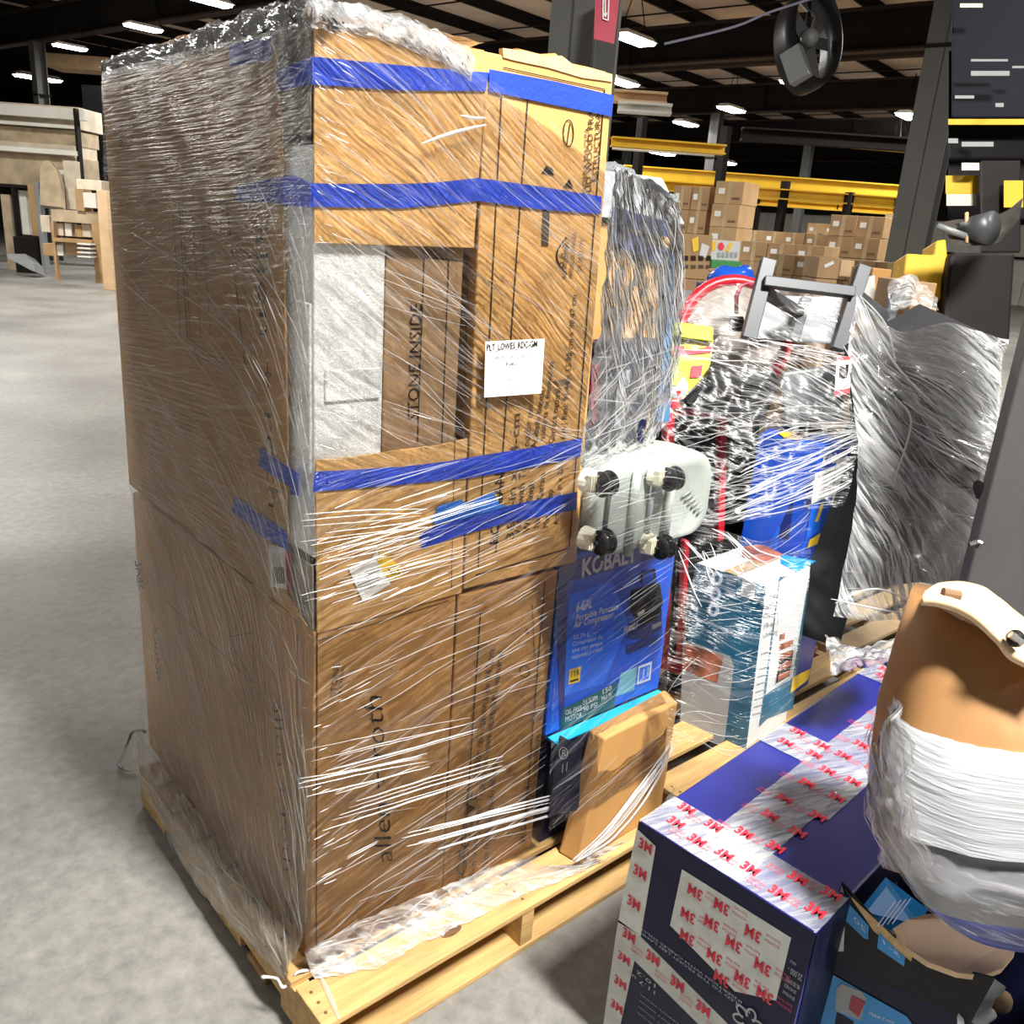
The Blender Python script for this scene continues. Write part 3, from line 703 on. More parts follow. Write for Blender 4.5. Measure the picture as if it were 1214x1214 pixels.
# fix for sub-parts: parent mesh object sits at the thing's origin
# ---- cartons behind in the wrapped hump
t = carton('brown_carton', rect(.80, .14, 1.13, .62, 1.25), rect(.80, .12, 1.10, .62, 1.80), 'brown carton with blue stripe inside the wrapped hump right of the stack', m=CB2)
mb = MB(); mb.qpx([(786, 290), (800, 300), (794, 500), (778, 500)], Y(.115), mat('dull_blue_print', (.08, .2, .38), .5)); mb.qpx([(728, 262), (790, 300), (790, 318), (728, 290)], Y(.112), KBD); mb.build('front_printing', t)
t = carton('small_carton', rect(.80, .10, 1.13, .6, 1.81), rect(.80, .16, 1.09, .6, 1.92), 'small blue and white carton topmost inside the wrapped hump', m=GPR)
mb = MB(); mb.qpx([(726, 245), (790, 262), (795, 282), (728, 266)], Y(.10), KBD); mb.build('front_printing', t)
t = carton('dark_case', rect(.77, .03, .98, .12, 1.25), rect(.80, .06, 1.05, .12, 1.52), 'dark slim case with grey bars right above the grey appliance', m=NAVYD, top_seam=False)
mb = MB()
mb.qpx([(733, 440), (748, 438), (742, 505), (728, 508)], Y(.028), GPR); mb.qpx([(702, 432), (712, 430), (708, 500), (698, 505)], Y(.028), REDS); mb.build('front_printing', t)

# ================================================================== SECOND PALLET
p2 = pallet(1.20, -.11, 1.35, 1.15, 'pine pallet under the mixed tools load, behind the leaning flat carton', 7)
# teal toaster carton
a = V((1.58, -.05, .142))
lo = [V((1.60, -.06, .142)), V((1.88, -.035, .142)), V((1.88, .21, .142)), V((1.56, .20, .142))]
hi = [V((1.575, -.045, .745)), V((1.86, -.03, .745)), V((1.83, .225, .745)), V((1.535, .205, .745))]
tc_ = carton('oven_carton', lo, hi, 'teal and white oven carton in front of the tall blue carton', m=WPR)
tl = pl3(lo[0], lo[3], hi[0], .003); tr_ = pl3(lo[0], lo[1], hi[0], .003); tt = Z(.7475)
tl2 = (tl[0], tl[1]+.001); tr2 = (tr_[0], tr_[1]+.001)
mb = MB()
cc = [lo[0], lo[3], hi[3], hi[0]]; n_ = tl[0]*.0025
mb.poly([p+n_ for p in cc], TEAL)
mb.qpx([(810, 758), (866, 778), (870, 790), (858, 885), (806, 866)], tl2, GPR); tl3 = (tl[0], tl[1]+.002)
mb.qpx([(812, 762), (858, 778), (850, 810), (809, 793)], tl3, BROWNP)
for (cx_, cy_) in ((850, 686), (848, 704), (846, 723)):
    mb.qpx([(cx_+7*cos(k*pi/6), cy_+8.5*sin(k*pi/6)) for k in range(12)], tl2, TXT); mb.qpx([(cx_+3*cos(k*pi/4), cy_+4*sin(k*pi/4)) for k in range(8)], tl3, TEAL)
mb.tpx('RSKDM1763', (820, 700), (824, 668), (826, 702), tl2, TXT); mb.qpx([(880, 686), (896, 692), (894, 712), (878, 706)], tl2, GPR)
for k in range(5): mb.lpx((861, 686+k*5), (872, 690+k*5), 1, tl2, TXT)
mb.build('side_printing', tc_)
mb = MB()
mb.qpx([(924, 684), (960, 680), (940, 840), (910, 852), (900, 862)], tr_, TEAL)
for i, s_ in enumerate(('Power', 'AirFry', 'Oven', '10-in-1', 'cooking')): mb.tpx(s_, (905, 712+i*11), (922, 708+i*11), (905.5, 705+i*11), tr2, GREYL)
for k in range(9): mb.lpx((903-k*1.3, 775+k*9), (914-k*1.3, 772+k*9), 1.2, tr2, GPR)
mb.qpx([(928, 734), (949, 728), (938, 806), (918, 815)], tr2, GPR); tr3 = (tr_[0], tr_[1]+.002)
mb.qpx([(930, 738), (947, 732), (936, 802), (920, 810)], tr3, BLK); 
for k in range(5): mb.qpx([(925-k*.5, 752+k*12), (942-k*1.2, 746+k*12), (941-k*1.2, 753+k*12), (924-k*.5, 760+k*12)], (tr_[0], tr_[1]+.003), BROWNP)
mb.qpx([(940, 803), (962, 792), (958, 806), (937, 822)], tr3, YELP)
mb.build('front_printing', tc_)
mb = MB(); mb.qpx([(880, 648), (905, 645), (930, 658), (905, 668), (880, 660)], tt, BROWNP); mb.qpx([(925, 657), (968, 665), (945, 678), (926, 668)], tt, SKY); mb.build('top_printing', tc_)
# tall blue carton
lo = [V((1.93, .04, .142)), V((2.20, .07, .142)), V((2.20, .33, .142)), V((1.90, .30, .142))]
hi = [V((1.905, .035, 1.15)), V((2.20, .065, 1.15)), V((2.16, .34, 1.15)), V((1.845, .24, 1.15))]
tb = carton('tall_blue_carton', lo, hi, 'tall blue carton with white shipping label behind the teal carton', m=KBL)
q1 = pl3(lo[0], lo[1], hi[0], .003); q0 = pl3(lo[0], lo[3], hi[0], .003); q2 = (q1[0], q1[1]+.0015)
mb = MB()
mb.tpx('KOBALT', (914, 540), (958, 545), (914, 527), q0, WPR)
mb.qpx([(905, 560), (945, 565), (935, 640), (905, 630)], q0, KBD); mb.qpx([(898, 610), (925, 625), (920, 660), (897, 652)], (q0[0], q0[1]+.001), KBM)
mb.build('side_printing', tb)
mb = MB()
mb.tpx('KOBALT', (974, 552), (1006, 545), (975, 540), q1, WPR)
mb.qpx([(992, 544), (1008, 541), (1001, 618), (983, 628)], q2, PAPER); mb.qpx([(967, 561), (990, 553), (987, 588), (962, 597)], (q1[0], q1[1]+.003), PAPER)
q3 = (q1[0], q1[1]+.004)
mb.tpx('PLT_LOWES', (969, 567), (987, 560), (970, 563), q3, INK); mb.tpx('P3402', (974, 575), (981, 572), (974, 572), q3, INK)
mb.qpx([(974, 596), (978, 594), (970, 618), (966, 619)], q1, YELP); mb.qpx([(960, 640), (973, 632), (969, 645), (957, 650)], q1, YELP)
mb.qpx([(962, 600), (978, 592), (970, 630), (955, 640)], pl3(lo[0], lo[1], hi[0], .0022), KBM)
mb.build('front_printing', tb)
mb = MB(); mb.qpx([(922, 513), (935, 509), (944, 513), (930, 519)], Z(1.154), YELP); mb.build('top_printing', tb)

# red tool cart
rc = thing('red_tool_cart', (1.65, .55, .142), 'red and black tool cart behind the teal carton', 'tool cart')
D_ = pl3(V((1.55, .42, .2)), V((1.88, .36, .2)), V((1.55, .42, 1.2)))
def D(x, y, o=0): return U(x, y, (D_[0], D_[1]+o))
mb = MB(); mb.slab([D(795, 490, -.01), D(902, 500, -.01), D(890, 690, -.01), D(800, 790, -.01)], D_[0]*-.25, BLK); mb.build('cabinet', rc, bevel=.01)
for a, b, w_ in (((793, 478), (786, 790), .035), ((856, 488), (852, 640), .03), ((790, 482), (862, 490), .045), ((800, 470), (885, 452), .04), ((812, 640), (806, 790), .02)):
    mb = MB(); mb.bar(D(*a, .015), D(*b, .015), w_, .03, RED, up=D_[0]); mb.build('frame_rail', rc, bevel=.004)
for (x, y) in ((832, 606), (875, 606)):
    mb = MB(); mb.tube([D(x, y, .0), D(x, y, .06)], .035, BLK, 18); mb.tube([D(x, y, .06), D(x, y, .066)], .012, WPR, 6); mb.build('knob', rc, smooth=False)
mb = MB(); mb.bar(D(782, 782, .03), D(806, 790, .03), .05, .05, RED); mb.build('foot', rc, bevel=.006)
mb = MB(); mb.tube([D(790, 806, .0), D(800, 812, .05)], .04, BLKG, 16); mb.build('wheel', rc)
mb = MB()
for (x, y) in ((815, 510), (822, 530), (812, 545), (838, 520)): mb.ball(D(x, y, 0), .01, GPR, 8)
mb.build('bolt', rc)
# black slanted lid
bk = thing('plastic_cover', P(880, 470, 2.9), 'black slanted plastic lid above the red tool cart', 'lid')
mb = MB(); W_ = [P(842, 430, 2.85), P(918, 440, 2.95), P(927, 455, 2.9), P(905, 500, 2.8), P(850, 492, 2.75), P(826, 486, 2.7)]
mb.slab(W_, -ray(880, 460).normalized()*-.10, BLK); mb.build('lid_panel', bk, bevel=.008)
mb = MB(); mb.tube([P(812, 480, 2.66), P(842, 452, 2.7)], .022, BLK, 10); mb.build('lid_handle', bk)
# lime tool carton
lm = thing('lime_carton', P(815, 430, 2.9), 'lime green carton with round picture at the top of the mixed load', 'box')
tL = 2.92
def q4(pts, t_): return [P(x, y, t_) for x, y in pts]
dd = ray(815, 430).normalized()*.22
mb = MB(); mb.slab(q4([(785, 393), (846, 402), (836, 480), (783, 485)], tL), dd, LIME); mb.build('carton_body', lm, bevel=.003)
mb = MB(); mb.slab(q4([(800, 381), (846, 388), (845, 405), (795, 398)], tL-.03), dd*.6, LIME); mb.build('carton_lid', lm, bevel=.003)
mb = MB()
mb.poly(q4([(784, 474), (822, 470), (830, 480), (783, 487)], tL-.004), RED)
mb.poly([P(802+14*cos(k*pi/10), 458+14*sin(k*pi/10), tL-.003) for k in range(20)], GPR); mb.poly([P(800+8*cos(k*pi/8), 447+10*sin(k*pi/8), tL-.006) for k in range(16)], LIME)
mb.poly(q4([(798, 410), (845, 410), (843, 418), (798, 422)], tL-.004), LOGO); mb.poly(q4([(810, 408), (835, 406), (838, 412), (812, 415)], tL-.006), YELP)
mb.poly(q4([(820, 434), (833, 433), (831, 447), (818, 448)], tL-.005), LOGO); mb.build('front_printing', lm)

# grey metal frame
fr = thing('steel_stand', P(955, 420, 3.3), 'grey steel stand frame with upright posts rising from the load', 'stand')
tf = 3.3
def fb(a, b, w_, t0=tf, t1=None, m_=GREYM):
    mb = MB(); mb.bar(P(*a, t0), P(*b, t1 or t0), w_, .045, m_, up=-FWD); return mb.build('frame_bar', fr, bevel=.003)
fb((911, 308), (887, 402), .055); fb((1024, 316), (992, 415), .05); fb((905, 334), (1012, 347), .038, tf-.03, tf-.03); fb((906, 346), (948, 371), .035, tf+.02, tf+.3)
fb((955, 354), (940, 405), .04, tf+.3, tf+.3); fb((1012, 350), (1046, 376), .045, tf, tf+.25); fb((1062, 350), (1048, 392), .045, tf+.3, tf+.3)
# big slanting grey panels (wrapped steel cabinet)
gp = thing('steel_cabinet', P(1000, 760, 2.9), 'dark grey steel cabinet panels leaning under film behind the tall blue carton', 'cabinet')
mb = MB(); mb.slab(q4([(1020, 470), (1072, 490), (995, 768), (940, 750), (960, 600)], 3.12), -UP*0+ray(1000, 600).normalized()*.03, GREYM); mb.build('side_panel', gp, bevel=.003)
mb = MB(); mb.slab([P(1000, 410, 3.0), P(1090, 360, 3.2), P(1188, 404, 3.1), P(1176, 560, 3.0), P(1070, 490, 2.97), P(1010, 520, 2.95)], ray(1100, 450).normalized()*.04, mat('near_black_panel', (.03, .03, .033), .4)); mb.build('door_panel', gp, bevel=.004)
mb = MB(); mb.slab([P(1072, 490, 3.12), P(1172, 560, 3.1), P(1150, 700, 3.1), P(1090, 690, 3.15), P(1012, 700, 3.15)], ray(1100, 600).normalized()*.05, mat('inner_dark_panel', (.035, .032, .03), .6, var=.3)); mb.build('back_panel', gp)  # near-black, slightly mottled back panel
# warning sticker on film
mb = MB(); W_ = q4([(992, 424), (1010, 422), (1007, 466), (989, 470)], 2.80); mb.slab(W_, -FWD*.001, PAPER)
for pts, m_ in (([(992, 424), (1010, 422), (1009.6, 426), (992, 428)], LOGO), ([(989.5, 463), (1007.4, 460), (1007, 466), (989, 470)], LOGO), ([(995, 434), (1006, 432), (1004, 448), (994, 450)], INK), ([(993, 452), (1005, 450), (1005, 458), (992, 460)], GPR)): mb.poly([p-FWD*.003 for p in q4(pts, 2.80)], m_)
o = mb.build('warning_sticker'); tag(o, 'white warning sticker with red bars above the tall blue carton', 'sticker')
# round red-rimmed thing
rr = thing('red_rimmed_drum', P(860, 385, 3.7), 'round pale drum with a red rim lying behind the lime carton', 'drum')
cR = P(868, 400, 3.75); ex = RT; ey = UP
def disc(r, off, n=36): return [cR+(ex*cos(2*pi*k/n)+ey*sin(2*pi*k/n)*1.05)*r-FWD*off for k in range(n)]
mb = MB(); loft(mb, [disc(.21, .0), disc(.205, .03), disc(.16, .045), disc(.05, .05)], mat('drum_face_paint', (.36, .31, .28), .6, var=.35, scale=14)); mb.build('drum_face', rr, smooth=True)
mb = MB(); mb.tube([p for p in disc(.228, .02)]+[disc(.228, .02)[0]], .026, RED, 8); mb.build('rim', rr, smooth=True)
mb = MB(); mb.tube(q4([(873, 372), (873, 352), (878, 339), (886, 336), (900, 339)], 3.5), .009, REDS, 8); mb.build('handle', rr, smooth=True)
mb = MB(); mb.tube(q4([(866, 384), (880, 384)], 3.5), .03, BLK, 12); mb.build('hub', rr)
# grey cube-ish items under film between
mb = MB(); mb.slab(q4([(905, 350), (1000, 352), (985, 408), (890, 402)], 3.7), ray(950, 380).normalized()*.3, GPR); o = mb.build('grey_bin', None, bevel=.01); tag(o, 'pale grey bin seen through film behind the steel stand', 'bin')
mb = MB(); mb.slab(q4([(925, 440), (1003, 430), (1000, 500), (930, 505)], 3.05), ray(950, 480).normalized()*.25, mat('smoke_plastic', (.10, .11, .12), .4)); o = mb.build('grey_case', None, bevel=.015, seg=3); tag(o, 'dark grey plastic case on the load left of the warning sticker', 'case')

# ================================================================== THIRD PALLET (boards)
p3 = pallet(2.62, -.35, 1.1, .9, 'weathered pallet on the floor behind the red and navy taped carton', 6, wood=mat('weathered_wood', (.36, .26, .15), .8, var=.3, scale=4))

# ================================================================== 3M TAPED BOX
H = .62
A0 = U(758, 973, Z(H)); B0 = U(968, 1107, Z(H)); LX = 1.135
ax_ = V((cos(Rd(4.5)), sin(Rd(4.5)), 0))
D0 = U(1035, 785, Z(H)); C0 = D0+(B0-A0)
a_, b_ = U(712, 1180, Z(.08)), V((B0.x+.02, B0.y+.015, 0))
lo = [V((A0.x+.01, A0.y+.03, .0)), V((B0.x+.02, B0.y+.01, 0)), V((C0.x, C0.y, 0)), V((D0.x, D0.y, 0))]
bx = thing('taped_carton', (1.05, -.65, 0), 'large navy carton covered in clear tape with red logos, bottom right', 'box')
mb = MB()
def ring(f, dz, s): return None
lo_ = [lo[0], lo[1], lo[2], lo[3]]; mid = [lo_[i].lerp((A0, B0, C0, D0)[i], .55)+V((-.012 if i < 2 else 0, 0, 0)) for i in range(4)]
vs = lo_+mid+[A0, B0, C0, D0]
mb.add(vs, [(3, 2, 1, 0), (8, 9, 10, 11)]+[(i+4*k, (i+1) % 4+4*k, (i+1) % 4+4*k+4, i+4*k+4) for k in (0, 1) for i in range(4)], NAVY); mb.build('carton_body', bx, bevel=.006)
top = Z(H+.0015); topt = Z(H+.003); topl = Z(H+.0042)
fpl = pl3(mid[0], mid[1], A0, .002)
mb = MB()
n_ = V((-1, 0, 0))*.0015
mb.poly([mid[0]+n_, mid[1]+n_, B0+n_, A0+n_], NAVYD); mb.poly([lo_[0]+n_, lo_[1]+n_, mid[1]+n_, mid[0]+n_], NAVYD)  # near-black front over the navy body: shade of this face put into colour
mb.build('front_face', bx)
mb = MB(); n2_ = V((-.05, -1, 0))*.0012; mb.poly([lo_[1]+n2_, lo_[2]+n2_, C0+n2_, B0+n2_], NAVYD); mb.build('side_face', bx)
TP = film('clear_packing_tape', .3, .22, .40, sc=(5, 60), lo=.4, hi=.62, rough=.14, tint=(.86, .88, .88), big=(2, 5))
TPW = mat('grey_tape_backing', (.50, .52, .50), .3, var=.12, scale=30)
# tape bands on top (along the length, and across) ; top coordinates: s along length 0..1, w across 0..1
def tops(s_, w_, z): 
    p = A0.lerp(D0, s_).lerp(B0.lerp(C0, s_), w_); return V((p.x, p.y, H+z))
tbm = MB(); lgm = MB()
def band(s0, s1, w0, w1, z=.002, sk=0):
    S = Sheet([[tops(s0+(s1-s0)*i/6+sk*0, w0, z) for i in range(7)], [tops(s0+(s1-s0)*i/6+sk, w1, z) for i in range(7)]], .0015, 30, s0); S.n = V((0, 0, 1))
    S.mesh(tbm, TPW if False else TP, 30, 6)
def logo(o, ex, ey, m=LOGO, small=True):
    lgm.text('3M', o, ex, ey, m)
    if small: lgm.text('SCOTCH', o-ex*1.1+ey*.1, ex*.9, ey*.28, m); lgm.text('box lock', o-ex*1.1-ey*.35, ex*.9, ey*.28, m)
def bandlogos(s0, s1, w0, w1, z=.0035, n=6, flip=1, sm=True, sz=.036):
    for k in range(n):
        s_ = s0+(s1-s0)*(k+.5)/n
        for ww in ((w0+w1)/2-.07, (w0+w1)/2+.10):
            if not (w0 < ww < w1): ww = (w0+w1)/2
            o = tops(s_+random.uniform(-.008, .008), ww+random.uniform(-.02, .02), z)
            ex = ((B0-A0).normalized()*sz*flip); ey = ((D0-A0).normalized()*sz*.7*flip)
            logo(o, ex, ey, small=sm and ww > .14)
band(-.0, 1.0, .30, .60); bandlogos(.0, 1.0, .30, .60, n=13)
band(.0, .11, 0, 1.0); bandlogos(.0, .11, .0, .3, n=2); bandlogos(0, .11, .6, 1, n=2)
band(.42, .53, 0, .32); bandlogos(.42, .53, 0, .3, n=2)
band(.90, 1.0, 0, 1.0); bandlogos(.9, 1.0, .0, .3, n=2)
band(.56, .9, .56, 1.0); bandlogos(.56, .9, .55, 1.0, n=7)
band(.28, .56, .56, .66)
# front
def fr_(u_, v_): 
    p = A0.lerp(B0, u_); q = mid[0].lerp(mid[1], u_); r = lo_[0].lerp(lo_[1], u_)
    P_ = p.lerp(q, v_/.45) if v_ <= .45 else q.lerp(r, (v_-.45)/.55)
    return P_+V((-.0032, 0, 0))
fm_ = MB()
def fband(pts, z=0): fm_.poly([fr_(*p)+V((-z, 0, 0)) for p in pts], TPW)
fband([(0.0, .03), (.13, .05), (.15, .42), (0, .42)]); fband([(.30, .07), (.90, .06), (.90, .30), (.70, .37), (.30, .30)])
fband([(.0, .43), (.14, .42), (.95, .55), (.95, .66), (.0, .52)]); fband([(0, .5), (.14, .5), (.10, .98), (0, .98)])
fm_.build('front_tape', bx)
for (u_, v_, r_) in [(.03, .09, 1), (.03, .2, 1), (.03, .33, 1), (.35, .1, -1), (.5, .09, -1), (.68, .11, -1), (.34, .2, -1), (.47, .17, -1), (.6, .19, -1), (.76, .2, -1), (.36, .28, -1), (.52, .28, -1), (.68, .29, -1), (.8, .29, -1), (.58, .34, -1), (.2, .49, 1), (.36, .52, 1), (.52, .54, 1), (.68, .57, 1), (.04, .47, 1), (.03, .58, 1), (.03, .7, 1), (.03, .82, 1), (.83, .6, 1)]:
    o = fr_(u_, v_)+V((-.0012, 0, 0)); d1 = (fr_(u_+.05, v_)-fr_(u_, v_)).normalized(); d2 = V((0, 0, 1))
    if r_ < 0: o = o+d1*.035
    logo(o, d1*.034*r_, d2*.024*r_, mat('logo_red_shaded', (.50, .01, .04), .5), small=u_ > .12)  # front copy of the logo red, darkened for the shaded face
tb_ = tbm.build('clear_tape', bx, smooth=True); lgm.build('tape_logo', bx)
# front printing: upside-down text and flower mark
mb = MB()
def ftx(s_, u0, u1, v_, h, m_=GPR):
    o = fr_(u1, v_)+V((-.001, 0, 0)); e = fr_(u0, v_+.04*(0))+V((-.001, 0, 0)); mb.text(s_, o, e-o, V((0, 0, -h)), m_)
for i, s_ in enumerate(('LED NO ESCALAS', 'LED NO SUPPLIES', '45% USD SAVINGS', '25,000 HOURS')): ftx(s_, .93, .975, .26-.0*i, .0) if False else None
tx = [('25,000 -', .80, .99, .155, .014), ('48% USD SAVINGS', .80, .99, .195, .010), ('LED NO DUELES', .80, .98, .22, .008), ('LED NO ESCALAS', .80, .98, .245, .008), ('HOURS LIFE', .80, .95, .13, .006)]
# the panel with the print sits right of the tape band
for s_, u0, u1, v_, h in tx:
    ftx(s_, u0+.12, u1, v_, h)
for k in range(6):
    a = k*pi/3; 
    cx_, cz_ = .80, .50
    for j in range(7):
        t0, t1 = j/7, (j+1)/7
        def pt(tt): 
            r_ = .012+.022*sin(pi*tt); aa = a+1.3*(tt-.2); o = fr_(cx_, .44)+V((-.002, 0, 0)); return o+(B0-A0).normalized()*r_*cos(aa)*1.0+V((0, 0, r_*sin(aa)))
        p0, p1 = pt(t0), pt(t1); d_ = (p1-p0).normalized().cross(V((1, 0, 0)))*.0022
        mb.poly([p0-d_, p1-d_, p1+d_, p0+d_], GPR)
ftx('INSERTION WITH CABLES SOLO', .15, .75, .385, .006); ftx('PULLED TO THE FRONT LED LAMP', .15, .8, .40, .006)
ftx('11.7 in', .12, .3, .60, .010); ftx('10.2', .16, .3, .57, .010)
for k in range(4): ftx('connected before cross support circuit', .2, .9, .66+k*.03, .004)
mb.build('front_printing', bx)

# ================================================================== OPEN BLUE BOX, BOARDS (right bottom)
ob = thing('open_carton', (.78, -1.12, 0), 'cut open black and blue carton with raised flaps, bottom right corner', 'box')
z1 = .47
A1 = U(978, 1130, Z(z1)); B1 = U(1150, 1214, Z(z1)); 
ux = (V((B1.x-A1.x, B1.y-A1.y, 0))).normalized(); vy = V((-ux.y, ux.x, 0))
if vy.x < 0: vy = -vy
W1, D1 = .42, .36
Q = [V((A1.x, A1.y, 0)), V((A1.x, A1.y, 0))+ux*W1, V((A1.x, A1.y, 0))+ux*W1+vy*D1, V((A1.x, A1.y, 0))+vy*D1]
mb = MB()
for i in range(4):
    p, q = Q[i], Q[(i+1) % 4]; inn = ((Q[0]+Q[2])/2-(p+q)/2).normalized()*.005
    mb.hexa([p, q, q+inn, p+inn], [p+V((0, 0, z1)), q+V((0, 0, z1)), q+inn+V((0, 0, z1)), p+inn+V((0, 0, z1))], NAVYD)
mb.hexa([Q[0]+V((0, 0, .0)), Q[1], Q[2], Q[3]], [p+V((0, 0, .02)) for p in Q], NAVYD)
mb.build('carton_body', ob)
oq = pl3(Q[0]+V((0, 0, z1)), Q[1]+V((0, 0, z1)), Q[0], .002); oq2 = (oq[0], oq[1]+.001); oq3 = (oq[0], oq[1]+.002)
mb = MB(); mb.qpx([(988, 1156), (1075, 1205), (1100, 1240), (960, 1260)], oq, SKY)
mb.qpx([(998, 1166), (1022, 1176), (1027, 1184), (1020, 1210), (990, 1198), (992, 1172)], oq2, GPR); mb.qpx([(1010, 1180), (1026, 1188), (1018, 1206), (1006, 1196)], oq3, REDS)
mb.qpx([(992, 1200), (1012, 1212), (1004, 1250), (985, 1240)], oq2, NAVYD)
mb.tpx('Makes it easy', (1030, 1203), (1060, 1214), (1031, 1199), oq2, TXT)
mb.build('front_printing', ob)
# raised front flap, grey inside, blue patches
fA, fB = Q[0]+V((0, 0, z1)), Q[1]+V((0, 0, z1))
fl_ = [U(975, 1130, pl3(fA, fB, fA+V((0, 0, 1)))), U(998, 1046, pl3(fA, fB, fA+V((0, 0, 1)))), U(1045, 1098, pl3(fA, fB, fA+V((0, 0, 1)))), U(1108, 1142, pl3(fA, fB, fA+V((0, 0, 1)))), U(1180, 1160, pl3(fA, fB, fA+V((0, 0, 1)))), U(1150, 1214, pl3(fA, fB, fA+V((0, 0, 1))))]
mb = MB(); mb.slab(fl_, vy*.004, BLK); mb.build('front_flap', ob)
fpq = pl3(fA, fB, fA+V((0, 0, 1)), .0015); fpr = (fpq[0], fpq[1]+.001)
mb = MB(); mb.qpx([(998, 1050), (1003, 1066), (1000, 1128), (978, 1128), (988, 1085)], fpq, WPR)
mb.qpx([(1004, 1068), (1030, 1098), (1029, 1114), (1024, 1112), (1003, 1092)], fpr, SKY); mb.tpx('20', (1027, 1107), (1013, 1092), (1026, 1100), (fpq[0], fpq[1]+.002), TXT)
mb.qpx([(1042, 1106), (1073, 1135), (1072, 1146), (1040, 1124)], fpr, SKY); mb.tpx('5-1', (1068, 1137), (1048, 1119), (1066, 1131), (fpq[0], fpq[1]+.002), TXT)
mb.qpx([(1000, 1052), (1006, 1060), (1082, 1132), (1080, 1140), (1036, 1104)], fpq, CORE)
mb.build('flap_printing', ob)
# inner blue flap lying back
mb = MB(); W_ = [U(1020, 1078, Z(.60)), U(1050, 1040, Z(.60)), U(1100, 1078, Z(.585)), U(1090, 1094, Z(.57)), U(1053, 1106, Z(.56))]
mb.slab(W_, (0, 0, -.004), SKY); o = mb.build('side_flap', ob); o['label'] = 'bright blue printed flap'
mb = MB()
for k in range(4): mb.lpx((1040+k*6, 1098-k*1), (1062+k*6, 1068-k*1), 1, Z(.598), TXT)
mb.build('flap_text', ob)
mb = MB(); mb.slab([U(985, 1095, Z(.50)), U(1010, 1060, Z(.5)), U(1075, 1010, Z(.5)), U(1060, 1060, Z(.5))], (0, 0, -.004), NAVYD); mb.build('side_flap', ob)
# beige round board
bd = MB(); zc = .58
out = [(1058, 1101), (1075, 1090), (1100, 1083), (1150, 1086), (1186, 1076), (1200, 1092), (1206, 1110), (1203, 1130), (1188, 1148), (1165, 1157), (1135, 1153), (1100, 1140), (1074, 1122)]
Wp = [U(x, y, Z(zc+.012*sin((x-1058)/25.))) for x, y in out]
bd.slab(Wp, (0, 0, -.012), BEIGE)
bd.tube([U(1138, 1100, Z(zc+.0125)), U(1138, 1100, Z(zc+.014))], .0025, KNOT, 8)
o = bd.build('round_board', None, bevel=.004); tag(o, 'curved beige board with a small hole lying over the open carton', 'board')
# curled white packaging at right bottom
cu_ = thing('curled_packaging', U(1170, 1190, Z(.4)), 'curled white and tan packaging scrap at the lower right edge', 'packaging')
mb = MB(); S = Sheet([[U(1125, 1230, Z(.46)), U(1150, 1180, Z(.50)), U(1176, 1158, Z(.53))], [U(1150, 1230, Z(.42)), U(1172, 1190, Z(.46)), U(1192, 1170, Z(.50))]], .012, 25); S.mesh(mb, WPR, 20, 8); mb.build('curled_strip', cu_, smooth=True)
mb = MB(); mb.ball(U(1188, 1188, Z(.45)), .022, CBP, 12, (1, .8, 1)); mb.tube([U(1140, 1225, Z(.44)), U(1175, 1200, Z(.45))], .012, WPR, 8); mb.build('paper_roll', cu_, smooth=True)

# ================================================================== WRAPPED BUNDLE (right)
wb = thing('wrapped_carton', (1.0, -1.0, .60), 'brown carton with curved lid, lower half wrapped in white film, right edge', 'box')
def ringpx(pts_left, pts_right, n=28, dep=.22):
    pass
tq = 1.55
def sil(y):  # left silhouette x at pixel row, distance
    k = [(690, 1101), (703, 1096), (722, 1089), (760, 1077), (800, 1066), (850, 1052), (900, 1045), (950, 1043), (1000, 1050), (1030, 1062), (1060, 1085), (1083, 1120)]
    for (a, b), (c, d) in zip(k, k[1:]):
        if a <= y <= c: return b+(d-b)*(y-a)/(c-a)
    return k[-1][1]
def bring(y, tcx=1.52, xr=1400, yslope=.32, sq=.44):
    xl = sil(y); cxp = (xl+xr)/2; rw = (xr-xl)/2*tcx/F; c = P(cxp, y+0, tcx); c = V((c.x, c.y, P(xl, y, tcx).z)); hx = V((sin(_y), -cos(_y), 0)); hy = V((cos(_y), sin(_y), 0))
    out = []
    for k in range(32):
        a = 2*pi*k/32; ca, sa = cos(a), sin(a); e = .55
        out.append(c+hx*rw*math.copysign(abs(ca)**e, ca)+hy*rw*sq*math.copysign(abs(sa)**e, sa))
    return out
mb = MB(); R1 = [bring(y) for y in (712, 775, 800, 850, 905)]
for i_, f_ in ((0, .62), (1, .30)):
    x0_ = min((p-CAM).dot(RT) for p in R1[i_]); R1[i_] = [p-V((0, 0, max(0, (p-CAM).dot(RT)-x0_-.05)*f_)) for p in R1[i_]]
loft(mb, R1, mat('plain_brown_board', (.31, .155, .055), .6, var=.12, scale=6, stretch=(1, 1, .3))); mb.build('carton_body', wb, smooth=True)
